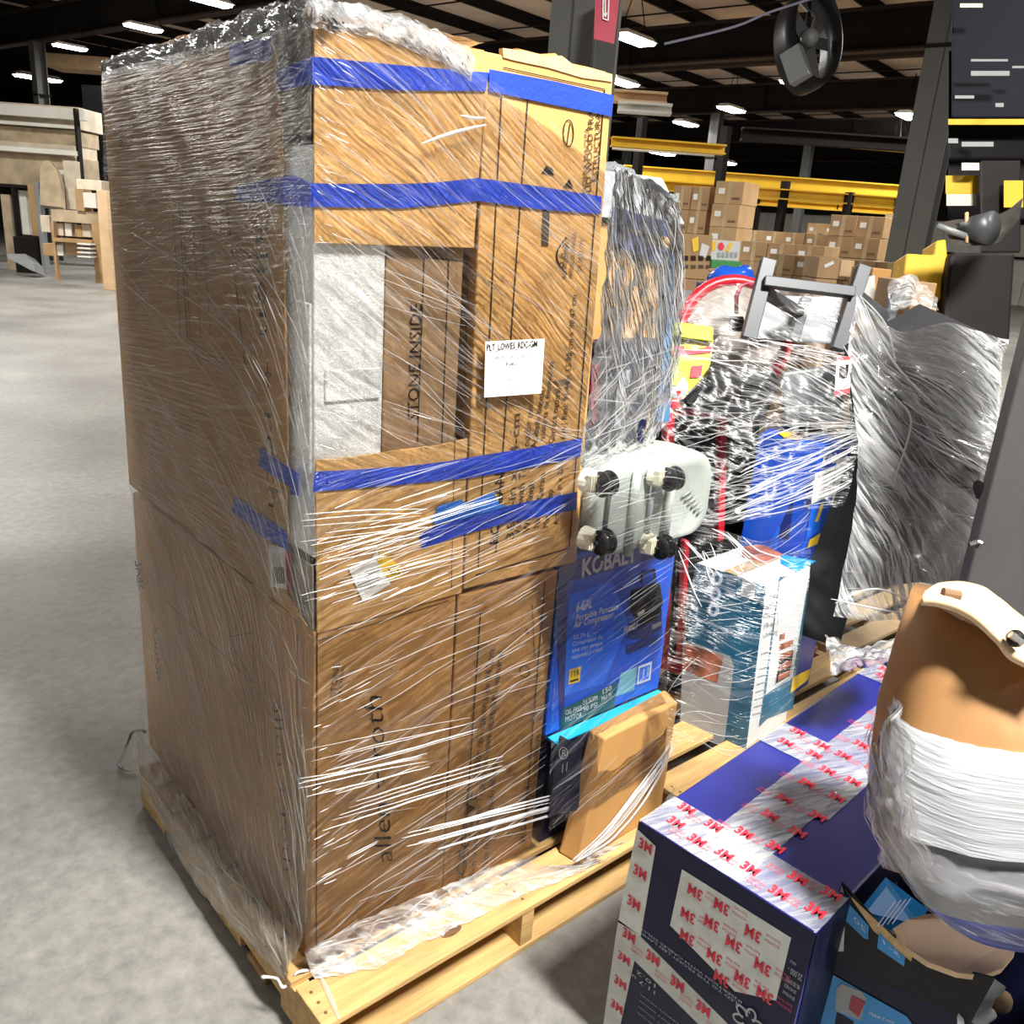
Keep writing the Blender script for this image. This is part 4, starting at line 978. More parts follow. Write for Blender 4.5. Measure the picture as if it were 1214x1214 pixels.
# curved lid board following photo outline
lidpl = [((1096, 701), 1.46), ((1112, 693), 1.52), ((1142, 690), 1.58), ((1175, 701), 1.6), ((1214, 733), 1.62), ((1260, 762), 1.62)]
und = [((1093, 707), 1.40), ((1120, 711), 1.395), ((1152, 724), 1.385), ((1182, 749), 1.375), ((1202, 772), 1.365), ((1255, 800), 1.36)]
S = Sheet([[P(*p, t_) for p, t_ in lidpl], [P(*p, t_) for p, t_ in und]], .003, 12)
vs = []; mb = MB(); nu, nv = 30, 8
S.mesh(mb, BEIGE, nu, nv)
base_n = len(mb.v); S2 = [v-V((0, 0, .018)) for v in mb.v]; mb.add(S2, [tuple(reversed(f)) for f in mb.f[:]], BEIGE)
n1 = nu+1
for i in range(nu):
    for r in (0, nv): a = r*n1+i; mb.f.append((a, a+1, a+1+base_n, a+base_n)); mb.m.append(0)
for j in range(nv):
    for r in (0, nu): a = j*n1+r; mb.f.append((a, a+n1, a+n1+base_n, a+base_n)); mb.m.append(0)
lid = mb.build('curved_lid', wb, smooth=True)
mb = MB(); mb.tube([P(1118, 702, 1.42), P(1138, 706, 1.42)], .008, CBD, 10); mb.build('hand_hole', wb)
mb = MB(); mb.ball(P(1204, 757, 1.36), .014, BLK, 10); mb.tube([P(1198, 752, 1.35), P(1212, 762, 1.35)], .006, STEEL, 8); mb.build('latch', wb)
# film body below
FW = film('white_wrap', 0.0, .66, .3, sc=(2, 40), lo=.35, hi=.6, rough=.3, tint=(.52, .54, .57))
FWB = film('blue_wrap', 0.0, .22, .5, sc=(2, 30), rough=.25)
mb = MB(); R2 = []
for y in (800, 840, 880, 920, 958):
    r = bring(y, 1.52, 1404, sq=.46); R2.append([p+V((noise.noise(p*14)*.01, noise.noise(p*14+V((3, 3, 3)))*.01, 0)) for p in r])
# tilt upper rim of the film so it sags to the right
for i, p in enumerate(R2[0]): R2[0][i] = p-V((0, 0, max(0, (p-CAM).dot(RT)-.52)*.25))
n = 32
for i, r in enumerate(R2):
    pass
vs = [p for r in R2 for p in r]; uv = [(j/n*1.2, i*.08) for i in range(len(R2)) for j in range(n)]
mb.add(vs, [(i*n+j, i*n+(j+1) % n, (i+1)*n+(j+1) % n, (i+1)*n+j) for i in range(len(R2)-1) for j in range(n)], FW, uv); mb.build('film_wrap', wb, smooth=True)
mb = MB(); R3 = [bring(y, 1.52, 1395, sq=.42) for y in (905, 960, 1010, 1045, 1075, 1083)]
GM = mat('blue_grey_sheet', (.10, .12, .22), .45, var=.5, scale=7)
loft(mb, R3[:4], mat('grey_inner_wrap', (.15, .15, .165), .4, var=.5, scale=6)); loft(mb, R3[3:], mat('blue_inner_carton', (.035, .05, .30), .4, var=.2)); mb.build('inner_carton', wb, smooth=True)
mb = MB(); R4 = [[p+V((noise.noise(p*20)*.02, noise.noise(p*20+V((3, 3, 3)))*.02, 0)) for p in bring(y, 1.5, 1408, sq=.48)] for y in (975, 1000, 1030, 1060)]
vs = [p for r in R4 for p in r]; uv = [(j/n*1.2, i*.06) for i in range(len(R4)) for j in range(n)]
mb.add(vs, [(i*n+j, i*n+(j+1) % n, (i+1)*n+(j+1) % n, (i+1)*n+j) for i in range(len(R4)-1) for j in range(n)], film('loose_wrap', .5, .03, .25, sc=(5, 30), rough=.2), uv); mb.build('film_wrap', wb, smooth=True)
# loose film hanging between bundle and taped carton
mb = MB(); S = Sheet([[P(1062, 800, 1.62), P(1068, 830, 1.5), P(1085, 880, 1.42)], [P(1040, 880, 1.6), P(1058, 900, 1.48), P(1090, 930, 1.40)], [P(1040, 970, 1.55), P(1065, 980, 1.44), P(1100, 990, 1.37)], [P(1052, 1030, 1.5), P(1085, 1040, 1.42), P(1125, 1050, 1.36)]], .02, 16)
CLF = film('hanging_film', 1.1, .12, .6, sc=(4, 45), lo=.42, hi=.62, rough=.2)
S.mesh(mb, CLF, 30, 40); S.strands(mb, STR, 40, 1.3, (.05, .16), (.001, .003), jit=.3)
tag(mb.build('loose_film', None, smooth=True), 'loose clear film hanging left of the brown wrapped carton', 'plastic film')

# grey post at right
gpz = thing('grey_post', P(1195, 700, 2.6)*1, 'tall grey steel post with a keyhole at the right edge', 'post')
c = P(1206, 600, 2.35); gc = V((c.x, c.y, 0))
hx = V((sin(_y), -cos(_y), 0)); hy = V((cos(_y), sin(_y), 0))
hx = V((sin(_y-.38), -cos(_y-.38), 0)); hy = V((cos(_y-.38), sin(_y-.38), 0))
gpz.location = gc; gpz['_w'] = tuple(gc)
mb = MB(); r_ = [gc-hx*.085-hy*.08, gc+hx*.2-hy*.08, gc+hx*.2+hy*.08, gc-hx*.085+hy*.08]
mb.hexa([p for p in r_], [p+V((0, 0, 2.35)) for p in r_], mat('post_grey', (.085, .08, .082), .45, var=.06)); mb.build('post_body', gpz, bevel=.006)
ppl = pl3(r_[0], r_[1], r_[0]+V((0, 0, 1)), .002)
mb = MB(); mb.qpx([(1154, 571), (1160, 569), (1167, 573), (1166, 580), (1161, 592), (1157, 591), (1153, 578)], ppl, BLKG); mb.build('keyhole', gpz)
mb = MB(); mb.tube([U(1150, 645, ppl), U(1160, 642, ppl), U(1164, 644, ppl)], .006, STEEL, 8); mb.build('hook', gpz)

# ================================================================== FILM ON THE MAIN STACK
sf = thing('stretch_film', (.4, .4, .13), 'clear shiny stretch film wrapped round the tall brown carton stack', 'plastic film')
fc = -.016
def row(pts, plane): return [U(x, y, plane) for x, y in pts]
FU = film('film_front_upper', .42, .0, .17, sc=(1.6, 95), lo=.53, hi=.70)
FLW = film('film_front_lower', -.42, .0, .2, sc=(1.5, 85), lo=.53, hi=.72)
FSU = film('film_side_upper', -.15, .05, .3, sc=(1.8, 85), lo=.50, hi=.70, tint=(.86, .77, .60))
FSL = film('film_side_lower', .75, .05, .32, sc=(1.5, 70), lo=.52, hi=.72, tint=(.86, .77, .60))
S1 = Sheet([row([(371, 22), (430, 30), (500, 48), (560, 82), (620, 118), (680, 160), (727, 198)], Y(fc)),
            row([(371, 150), (430, 155), (500, 165), (560, 190), (620, 215), (680, 240), (724, 258)], Y(fc)),
            row([(371, 290), (430, 290), (500, 292), (560, 296), (620, 302), (670, 308), (715, 315)], Y(fc)),
            row([(373, 450), (430, 448), (500, 446), (560, 443), (620, 440), (665, 438), (703, 436)], Y(fc)),
            row([(373, 560), (430, 555), (500, 548), (560, 541), (620, 533), (660, 527), (694, 522)], Y(fc))], .003, 20)
S2_ = Sheet([row([(373, 560), (430, 555), (500, 548), (560, 541), (620, 533), (660, 527), (694, 522)], Y(fc)),
            row([(373, 660), (430, 650), (500, 637), (560, 625), (620, 612), (655, 605), (688, 598)], Y(fc)),
            row([(374, 752), (430, 737), (500, 718), (560, 702), (620, 687), (655, 680), (684, 672)], Y(fc)),
            row([(370, 860), (420, 845), (480, 824), (530, 806), (580, 790), (620, 778), (660, 765)], Y(fc)),
            row([(366, 960), (415, 941), (470, 918), (520, 896), (570, 878), (610, 862), (650, 848)], Y(fc)),
            row([(362, 1060), (410, 1038), (465, 1012), (515, 990), (560, 968), (600, 950), (645, 932)], Y(fc)),
            row([(361, 1142), (408, 1117), (460, 1090), (508, 1066), (555, 1042), (595, 1022), (640, 1000)], Y(fc))], .003, 20)
mb = MB(); S1.mesh(mb, FU, 60, 50); S2_.mesh(mb, FLW, 60, 60); mb.build('front_film', sf, smooth=True)
mb = MB()
S1.strands(mb, STR, 330, .50, (.05, .28), (.0004, .0012), (0.0, .95, 0, .95), seed=3, jit=.12)
S1.strands(mb, STR, 60, .15, (.02, .05), (.0006, .0013), (0.0, .1, .1, .95), seed=5)
S1.strands(mb, STRB, 70, .32, (.01, .04), (.0005, .0013), (0.0, .1, .03, .5), seed=8)
S2_.strands(mb, STR, 330, -.20, (.05, .35), (.0004, .0014), seed=11, jit=.12)
S2_.strands(mb, STRB, 55, -.15, (.02, .15), (.0006, .0018), (.0, .5, .08, .3), seed=12)
S2_.strands(mb, STRB, 60, -.1, (.02, .08), (.0005, .0016), (.0, .2, .35, .9), seed=13)
def bundle(pa, pb, n, spread, wd, plane, seed, m_=STRB, mid_=None):
    rnd = random.Random(seed)
    for k in range(n):
        f = (k/(n-1)-.5)*spread if n > 1 else 0; j = rnd.uniform(-2, 2)
        a = (pa[0]+rnd.uniform(-25, 25), pa[1]+f+j); b = (pb[0]+rnd.uniform(-10, 10), pb[1]+f*.6+j); mm = ((a[0]+b[0])/2, (a[1]+b[1])/2+rnd.uniform(-2, 2))
        if mid_: mm = (mid_[0]+f*.4, mid_[1]+f*.3)
        fold_px(mb, [a, mm, b], plane, rnd.uniform(*wd), m_, 8)
bundle((405, 968), (590, 908), 6, 34, (.001, .0035), Y(fc-.006), 1)
bundle((500, 993), (690, 943), 8, 30, (.001, .004), Y(fc-.006), 2)
bundle((520, 1000), (700, 946), 3, 8, (.003, .005), Y(fc-.008), 3)
bundle((380, 905), (560, 860), 6, 30, (.0006, .002), Y(fc-.006), 4)
bundle((378, 930), (500, 900), 8, 26, (.0006, .002), Y(fc-.006), 5)
bundle((385, 655), (590, 590), 5, 16, (.0006, .002), Y(fc-.006), 6)
bundle((378, 640), (500, 622), 9, 60, (.0006, .002), Y(fc-.006), 7)
bundle((380, 700), (560, 655), 5, 26, (.0006, .0015), Y(fc-.006), 8)
fold_px(mb, [(500, 170), (535, 158), (575, 148)], Y(fc-.01), .0035, STRB)
fold_px(mb, [(545, 137), (560, 140), (574, 140)], Y(fc-.01), .003, STRB)
bundle((460, 330), (560, 370), 7, 60, (.0005, .0012), Y(fc-.004), 9, STR)
mb.build('film_fold', sf)
# left side
fx_ = -.018
S3 = Sheet([row([(122, 86), (200, 66), (300, 42), (340, 30), (371, 22)], X(fx_)),
            row([(124, 200), (200, 192), (290, 180), (340, 172), (371, 165)], X(fx_)),
            row([(136, 330), (205, 330), (295, 330), (342, 330), (371, 330)], X(fx_)),
            row([(146, 460), (212, 480), (298, 510), (342, 528), (372, 540)], X(fx_)),
            row([(155, 575), (215, 622), (300, 692), (343, 726), (374, 752)], X(fx_))], .004, 14, 4)
S4 = Sheet([row([(155, 575), (215, 622), (300, 692), (343, 726), (374, 752)], X(fx_)),
            row([(165, 690), (220, 755), (298, 845), (340, 890), (370, 915)], X(-.022)),
            row([(172, 800), (222, 885), (296, 985), (338, 1030), (366, 1052)], X(-.03)),
            [V((-.030, y_, .24)) for y_ in (1.085, .80, .45, .15, -.012)],
            [V((-.067, y_, .15)) for y_ in (1.02, .78, .45, .15, -.012)]], .006, 12, 7)
mb = MB(); S3.mesh(mb, FSU, 50, 60); S4.mesh(mb, FSL, 50, 60); mb.build('side_film', sf, smooth=True)
mb = MB()
S3.strands(mb, STR, 520, -.28, (.04, .25), (.0003, .0009), (0, .95, 0, .5), seed=21, jit=.18)
S3.strands(mb, STR, 380, .55, (.06, .35), (.0003, .0009), (0, .95, .35, 1), seed=22, jit=.12, lift=.006)
S3.strands(mb, STR, 60, .55, (.25, .6), (.0006, .0016), (0, .6, .2, .9), seed=23, jit=.1, lift=.008)
S4.strands(mb, STR, 320, .75, (.08, .4), (.0004, .0012), (0, .95, 0, 1), seed=24, jit=.14, lift=.006)
S4.strands(mb, STR, 120, .1, (.04, .2), (.0004, .001), (0, .95, 0, .4), seed=25, jit=.15, lift=.006)
mb.build('film_fold', sf)
# top rim, knot
mb = MB()
rim = [(122, 84), (150, 74), (200, 63), (240, 46), (260, 42), (300, 28), (340, 20), (371, 14), (400, 17), (440, 26), (480, 38), (520, 55), (560, 78)]
rp = [U(x, y, X(-.01)) if x <= 371 else U(x, y, Y(-.01)) for x, y in rim]
for off, dx_, sd_ in ((0, .0, 1), (.004, .014, 5), (-.006, -.004, 9)):
    RS = Sheet([[spl(rp, k/16)+V((dx_, dx_, off+.018)) for k in range(17)], [spl(rp, k/16)+V((dx_*.5, 0, off+.002)) for k in range(17)], [spl(rp, k/16)+V((0, 0, off-.022)) for k in range(17)]], .011, 26, sd_)
    RS.n = V((-.4, -.5, .6)).normalized(); RS.mesh(mb, CLEAR, 150, 8)
kx = U(372, 18, Y(-.01))
for k in range(9):
    a = k*2*pi/9; mb.tube([kx+V((.03*cos(a), .03*sin(a), -.01)), kx+V((.008*cos(a), .008*sin(a), .018)), kx+V((.016*cos(a+.5), .014*sin(a), .032+.006*sin(k*2.3)))], [.004, .002, .0012], CLEAR, 6)
# loops along the rim
for (x, y) in ((145, 72), (285, 30), (250, 40)):
    c = U(x, y, X(-.01)); mb.tube([c+V((0, .03*cos(t*.7), (.012*sin(t*.7)+.005))) for t in range(10)], .0012, CLEAR, 6)
mb.build('film_rim', sf, smooth=True)
# top sheet
mb = MB(); S = Sheet([[V((-.01, 1.07, 2.07)), V((.35, 1.07, 2.07))], [V((-.01, .5, 2.085)), V((.35, .5, 2.09))], [V((-.01, -.01, 2.08)), V((.35, -.01, 2.09))]], .012, 10); S.n = V((0, 0, 1)); S.mesh(mb, FU, 30, 30); mb.build('top_film', sf, smooth=True)
# skirt on the pallet deck
mb = MB()
SK = Sheet([row([(361, 1128), (420, 1095), (480, 1068), (540, 1045), (600, 1022), (660, 1012), (700, 1010)], Y(-.02)),
            row([(366, 1148), (430, 1118), (490, 1090), (545, 1066), (605, 1044), (665, 1030), (712, 1018)], Z(.150)),
            row([(372, 1160), (445, 1146), (500, 1118), (555, 1092), (612, 1064), (672, 1040), (730, 1012)], Z(.146))], .010, 34)
SK.mesh(mb, CLEAR, 90, 24); SK.strands(mb, STR, 150, -.02, (.04, .2), (.0005, .002), jit=.15, seed=31)
SK2 = Sheet([row([(700, 1008), (760, 985), (800, 930)], Y(-.135)), row([(690, 1024), (755, 998), (795, 960)], Y(-.14))], .006, 30); SK2.mesh(mb, CLEAR, 30, 8)
mb.build('film_skirt', sf, smooth=True)
# side skirt bulge
mb = MB()
S5 = Sheet([[V((-.035, y_, .21)) for y_ in (1.08, .8, .5, .25, .0)], [V((-.072, y_, z_)) for y_, z_ in ((1.0, .145), (.78, .15), (.5, .15), (.25, .15), (.0, .148))], [V((-.068, .98, .12)), V((-.073, .78, .07)), V((-.080, .5, .05)), V((-.075, .25, .085)), V((-.066, .0, .125))]], .008, 22)
S5.mesh(mb, film('side_skirt_film', .0, .22, .4, sc=(2, 60), lo=.45, hi=.68, tint=(.66, .58, .46)), 50, 16); S5.strands(mb, STR, 60, .02, (.05, .25), (.0005, .0015), jit=.1, seed=41); mb.build('film_skirt', sf, smooth=True)
# tails
mb = MB()
mb.tube([spl([U(172, 868, Z(.25)), U(158, 868, Z(.15)), U(150, 885, Z(.05)), U(141, 905, Z(.01)), U(147, 912, Z(.01)), U(165, 915, Z(.008)), U(186, 923, Z(.008))], k/24)+V((0, 0, abs(noise.noise(V((k*.7, 0, 0))))*.01)) for k in range(25)], [.004+.003*abs(noise.noise(V((k*.9, 2, 0)))) for k in range(25)], CLEAR, 6); mb.build('film_tail', sf, smooth=True); mb = MB()
mb.tube([spl([U(368, 1150, Z(.142)), U(352, 1153, Z(.15)), U(345, 1165, Z(.12)), U(335, 1170, Z(.12)), U(328, 1160, Z(.14)), U(310, 1158, Z(.14))], k/24) for k in range(25)], [.003+.003*abs(noise.noise(V((k*.9, 2, 0)))) for k in range(25)], STRB, 6); mb.build('film_tail', sf, smooth=True); mb = MB()
ridge(mb, [U(x, y, Z(.1435)) for x, y in ((378, 1152), (386, 1170), (395, 1190), (402, 1208))], .006, V((0, 0, 1)), STR)
mb.build('film_tail', sf, smooth=True)
# hump right of the stack
HF = film('film_hump', .95, .10, .55, sc=(3, 90), lo=.50, hi=.70)
S6 = Sheet([[U(727, 196, Y(-.01)), U(750, 208, Y(.02)), U(775, 225, Y(.04)), U(806, 242, Y(.06))],
            [U(716, 300, Y(-.01)), U(745, 305, Y(.02)), U(780, 310, Y(.04)), U(809, 318, Y(.06))],
            [U(703, 420, Y(-.01)), U(735, 425, Y(.02)), U(770, 428, Y(.03)), U(802, 430, Y(.05))],
            [U(690, 520, Y(-.01)), U(720, 516, Y(.01)), U(750, 512, Y(.03)), U(780, 505, Y(.05))],
            [U(686, 560, Y(-.02)), U(720, 552, Y(.01)), U(745, 540, Y(.03)), U(770, 540, Y(.05))]], .012, 22)
S7 = Sheet([[U(727, 196, Y(-.01)), U(750, 206, Y(.04)), U(775, 218, Y(.1)), U(806, 242, Y(.06))], [V((.80, .6, 1.95)), V((.9, .6, 1.95)), V((1.0, .6, 1.93)), V((1.13, .6, 1.85))]], .012, 20); S7.n = V((0, 0, 1))
mb = MB(); S6.mesh(mb, HF, 40, 60); S7.mesh(mb, HF, 20, 20)
S6.strands(mb, STR, 170, 1.0, (.05, .3), (.0005, .0014), (0, 1, 0, .5), jit=.2, seed=51)
S6.strands(mb, STR, 160, 2.6, (.05, .3), (.0005, .0016), (.2, 1, .45, 1), jit=.25, seed=52)
S6.strands(mb, STR, 60, 1.5, (.03, .15), (.001, .0025), (.85, 1, .0, .8), jit=.3, seed=53)
mb.build('film_hump', sf, smooth=True)
# over the blue carton and the appliance
KF = film('film_over_blue', -.42, .0, .14, sc=(1.6, 110), lo=.55, hi=.74)
S8 = Sheet([row([(684, 560), (720, 540), (770, 535), (815, 560)], Y(-.135)), row([(684, 620), (720, 605), (770, 598), (818, 600)], Y(-.14)), row([(660, 690), (705, 675), (760, 660), (800, 650)], Y(-.06)),
            row([(656, 800), (700, 785), (750, 765), (796, 745)], Y(-.03)), row([(652, 900), (690, 888), (730, 868), (790, 825)], Y(-.10)), row([(650, 985), (680, 965), (720, 945), (792, 900)], Y(-.135))], .004, 20)
mb = MB(); S8.mesh(mb, KF, 40, 60); S8.strands(mb, STR, 90, -.22, (.04, .3), (.0004, .0013), (0, 1, .25, 1), jit=.06, seed=61); S8.strands(mb, STR, 50, -.15, (.05, .3), (.0006, .0014), (0, 1, 0, .3), jit=.2, seed=62)
rnd = random.Random(5)
for k in range(16):
    o_ = rnd.uniform(-4, 7); o2 = rnd.uniform(-4, 4)
    fold_px(mb, [(680+o2, 1020+o_*.3), (722+o_, 985+o_), (765+o_, 930+o_), (797+o2, 880+o2)], Y(-.137-abs(o_)*.0006), rnd.uniform(.0008, .0035), STRB, 8)
mb.build('front_film', sf, smooth=True)

# ================================================================== FILM ON THE SECOND LOAD
s2 = thing('stretch_film', (2.1, .3, .14), 'silvery stretch film over the mixed tools load behind the tall stack', 'plastic film')
F2 = film('film_tools', .25, .0, .34, sc=(2.5, 60), lo=.54, hi=.70)
F3 = film('film_tools_top', .2, .03, .4, sc=(4, 40), lo=.50, hi=.68)
F4 = film('film_cabinet', .62, .12, .9, sc=(2.4, 42), lo=.46, hi=.60, rough=.16)
mb = MB()
T1 = Sheet([q4([(784, 405), (850, 400), (930, 410), (1000, 420)], 2.72), q4([(784, 470), (850, 480), (930, 480), (1012, 500)], 2.66), q4([(784, 560), (850, 565), (915, 560), (1018, 525)], 2.60), q4([(800, 620), (850, 625), (900, 615), (1000, 600)], 2.52)], .02, 9)
T1.mesh(mb, F2, 60, 50)
T2 = Sheet([q4([(795, 365), (850, 340), (930, 345), (1020, 355)], 3.45), q4([(790, 400), (850, 398), (930, 405), (1005, 420)], 3.40)], .02, 9); T2.mesh(mb, F3, 40, 20)
T3 = Sheet([q4([(800, 620), (860, 630), (910, 640), (960, 600)], 2.50), q4([(800, 700), (830, 690), (890, 690), (960, 680)], 2.38), q4([(790, 800), (825, 790), (880, 800), (945, 780)], 2.33), q4([(790, 880), (820, 880), (880, 895), (940, 830)], 2.32)], .008, 12)
T3.mesh(mb, film('film_teal', .2, .0, .2, sc=(3, 70), lo=.53, hi=.72), 40, 50)
mb.build('front_film', s2, smooth=True)
mb = MB()
T1.strands(mb, STR, 260, -.12, (.05, .3), (.0007, .0022), (0, 1, .35, 1), jit=.14, seed=71, lift=.01)
T1.strands(mb, STRB, 60, -.3, (.05, .2), (.001, .003), (.45, .9, .5, 1), jit=.15, seed=72, lift=.014)
T1.strands(mb, STR, 160, .35, (.08, .35), (.0007, .002), (.3, 1, 0, .6), jit=.15, seed=73, lift=.01)
T1.strands(mb, STRB, 60, .05, (.08, .4), (.001, .0025), (0, 1, 0, .15), jit=.12, seed=74, lift=.01)
T2.strands(mb, STR, 90, .15, (.05, .3), (.001, .003), jit=.3, seed=75, lift=.01)
T3.strands(mb, STR, 110, -.1, (.03, .15), (.0006, .0016), jit=.2, seed=76)
T3.strands(mb, STRB, 30, .75, (.1, .25), (.001, .0025), (0, .5, 0, .2), jit=.1, seed=77)
mb.build('film_fold', s2)
mb = MB()
T4 = Sheet([q4([(1012, 352), (1065, 392), (1120, 385), (1190, 405)], 2.86), q4([(1005, 430), (1060, 450), (1120, 450), (1185, 470)], 2.82), q4([(1015, 530), (1065, 540), (1110, 545), (1178, 550)], 2.80), q4([(1010, 620), (1060, 630), (1100, 640), (1150, 640)], 2.82), q4([(985, 730), (1030, 735), (1060, 735), (1090, 740)], 2.84)], .03, 7)
T4.mesh(mb, F4, 70, 70)
mb.build('side_film', s2, smooth=True)
mb = MB()
T4.strands(mb, STRB, 260, .50, (.06, .35), (.0008, .003), (.35, 1, 0.05, .48), jit=.12, seed=81, lift=.012)
T4.strands(mb, STR, 260, .8, (.05, .35), (.0007, .002), (0, 1, 0, .55), jit=.2, seed=82, lift=.01)
T4.strands(mb, STR, 200, .1, (.03, .2), (.0006, .0015), (0, 1, .45, 1), jit=.15, seed=83, lift=.01)
for k, (a, m__, b) in enumerate((((1020, 350), (1060, 430), (1130, 500)), ((1022, 352), (1050, 385), (1062, 430)), ((1000, 410), (1040, 480), (1085, 560)), ((1060, 470), (1080, 500), (1060, 570)), ((985, 710), (1040, 722), (1090, 730)), ((990, 715), (1050, 700), (1150, 760)))):
    W_ = [P(*a, 2.78), P(*m__, 2.76), P(*b, 2.78)]; ridge(mb, [spl(W_, i/14) for i in range(15)], .0035, -FWD, STRB)
mb.build('film_fold', s2)
mb = MB()
for k in range(3):
    T5 = Sheet([q4([(975+k*20, 765+k*12), (1010+k*20, 770+k*6), (1060+k*10, 775)], 2.35-k*.05), q4([(985, 800+k*3), (1025, 795), (1062, 790+k*4)], 2.12-k*.05)], .035, 16, k); T5.mesh(mb, CLEAR, 24, 16)
tag(mb.build('loose_film', None, smooth=True), 'crumpled loose clear film behind the far end of the navy taped carton', 'plastic film')

# ================================================================== BACKGROUND RIGHT
def unit_carton(w_, d, h, m_, label, group, kind='printed'):
    t = thing('stacked_carton', (0, 0, 0), label, 'box', group)
    mb = MB(); mb.box((-w_/2, -d/2, 0), (w_/2, d/2, h), m_); mb.build('carton_body', t, bevel=.006)
    mb = MB(); mb.box((-w_/2-.002, -.03, h*.0), (w_/2+.002, .03, h+.002), mat('carton_tape_tan', (.50, .38, .22), .3)); mb.build('packing_tape', t)
    mb = MB(); mb.box((-w_/2-.003, d*.15, h*.45), (-w_/2, d*.38, h*.7), PAPER); mb.build('carton_label', t); mb = MB(); mb.box((-w_/2-.003, -d*.4, h*.2), (-w_/2, -d*.12, h*.3), CBD)
    mb.build('carton_print', t)
    return t
def stack(px_, py_top, t_, nx, nz, cw, ch, cd_, m_, label, group, skip=()):
    """columns of cartons; px_/py_top = pixel of the top left; they stand on a pallet on the floor"""
    top = P(px_, py_top, t_); ztop = top.z; ax = V((sin(RZ), -cos(RZ), 0)); rt = -dv
    nfull = max(nz, 1); z0 = max(ztop-nz*ch, .0)
    src = unit_carton(cd_, cw, ch*.985, m_, label, group); src.rotation_euler.z = RZ; first = True
    for i in range(nx):
        for j in range(nz):
            if (i, j) in skip: continue
            loc = V((top.x, top.y, 0))+rt*(cw*(i+.5))+du*(cd_*.5+random.uniform(-.02, .02)); loc.z = z0+j*ch
            if first: src.location = loc; first = False
            else:
                o = dup(src); o.location = loc; o.rotation_euler.z = RZ+random.uniform(-.02, .02)
    # lower tiers / pallet below
    if z0 > .16:
        mb = MB(); c0 = V((top.x, top.y, 0)); W_ = cw*nx
        k = max(1, round((z0-.02)/.55))
        for j in range(k):
            za, zb = .0+(z0-.003)*j/k, (z0-.003)*(j+1)/k-.006
            mb = MB(); p = [c0, c0+rt*W_, c0+rt*W_+du*cd_, c0+du*cd_]
            mb.hexa([q+V((0, 0, za)) for q in p], [q+V((0, 0, zb)) for q in p], m_)
            tag(mb.build('base_carton', None, bevel=.008), 'long brown carton at the foot of: '+label if False else 'wide brown carton under the '+group, 'box', 'wide cartons under the '+group)
    return ztop
CBF = mat('far_cardboard', (.40, .25, .12), .7, var=.15, scale=3)
CBF2 = mat('far_cardboard_light', (.52, .34, .17), .7, var=.15, scale=3)
stack(800, 220, 15, 2, 5, .34, .38, .6, CBF, 'brown wrapped carton in the tall stack just right of the wrapped hump', 'tall stack beside the hump')
stack(849, 214, 14.5, 1, 5, .50, .36, .6, CBF2, 'light brown carton in the tall narrow stack left of the yellow post', 'tall narrow stack')
stack(986, 254, 14, 2, 3, .42, .32, .6, CBF, 'brown carton in the big stack left of the right column', 'big stack by the right column')
stack(1050, 252, 15.5, 2, 3, .34, .34, .6, CBF2, 'pale wrapped carton in the stack touching the right column', 'stack touching the right column')
stack(884, 272, 19, 4, 2, .45, .34, .6, CBF, 'small far carton in the low row behind the grey stand', 'low far row of cartons')
stack(958, 264, 19.5, 3, 3, .4, .3, .6, CBF2, 'small far carton in the low pale row left of the big stack', 'low pale far row')
stack(880, 285, 13, 3, 2, .42, .28, .6, CBF, 'carton in the middle row right of the yellow and white box', 'middle row of cartons')
stack(913, 300, 9, 5, 2, .27, .2, .5, CBF, 'long brown carton in the nearer row right behind the steel stand', 'nearer row of cartons')
stack(1000, 312, 11, 3, 2, .25, .22, .5, CBF2, 'brown carton in the row behind the open white carton', 'row behind the open carton')
# near brown box with yellow tag
def pbox(name, x0, x1, y0, y1, t_, dep, m_, label, cat='box', bev=.005, under=None):
    A, B, Cc, Dd = P(x0, y0, t_), P(x1, y0, t_), P(x1, y1, t_), P(x0, y1, t_)
    hx_ = V((RT.x, RT.y, 0)).normalized(); w_ = (B-A).dot(hx_); hh = A.z-Dd.z; hy_ = V((-hx_.y, hx_.x, 0))
    if hy_.dot(FWD) < 0: hy_ = -hy_
    o = V((A.x, A.y, 0)); z0_ = Dd.z
    t = thing(name, (o+hx_*w_/2+hy_*dep/2)+V((0, 0, z0_)), label, cat)
    if under and z0_ > .1:
        ub = MB(); q = [o, o+hx_*w_, o+hx_*w_+hy_*dep, o+hy_*dep]; ub.hexa(q, [p+V((0, 0, z0_-.003)) for p in q], CB3)
        tag(ub.build('support_carton', None, bevel=.01), under, 'box')
    mb = MB(); q = [o, o+hx_*w_, o+hx_*w_+hy_*dep, o+hy_*dep]; mb.hexa([p+V((0, 0, z0_)) for p in q], [p+V((0, 0, z0_+hh)) for p in q], m_); mb.build('carton_body', t, bevel=bev)
    return t, pl3(o, o+hx_*w_, o+V((0, 0, 1)), .004)
t, q = pbox('brown_carton', 802, 846, 276, 330, 6.5, .5, CBF, 'brown carton with a yellow tag, just right of the wrapped hump', under='tall dull carton under the yellow tagged carton')
mb = MB(); q_ = (q[0], q[1]+.004); mb.qpx([(820, 284), (828, 280), (828, 297), (822, 299)], q_, YELP); mb.qpx([(832, 288), (841, 292), (837, 306), (829, 303)], q_, WPR)
for k in range(4): mb.qpx([(810+k*9, 303), (816+k*9, 303.3), (816+k*9, 309), (810+k*9, 309)], q_, INK); mb.qpx([(810+k*9, 314), (816+k*9, 314.3), (816+k*9, 318), (810+k*9, 318)], q_, INKG)
mb.build('front_printing', t)
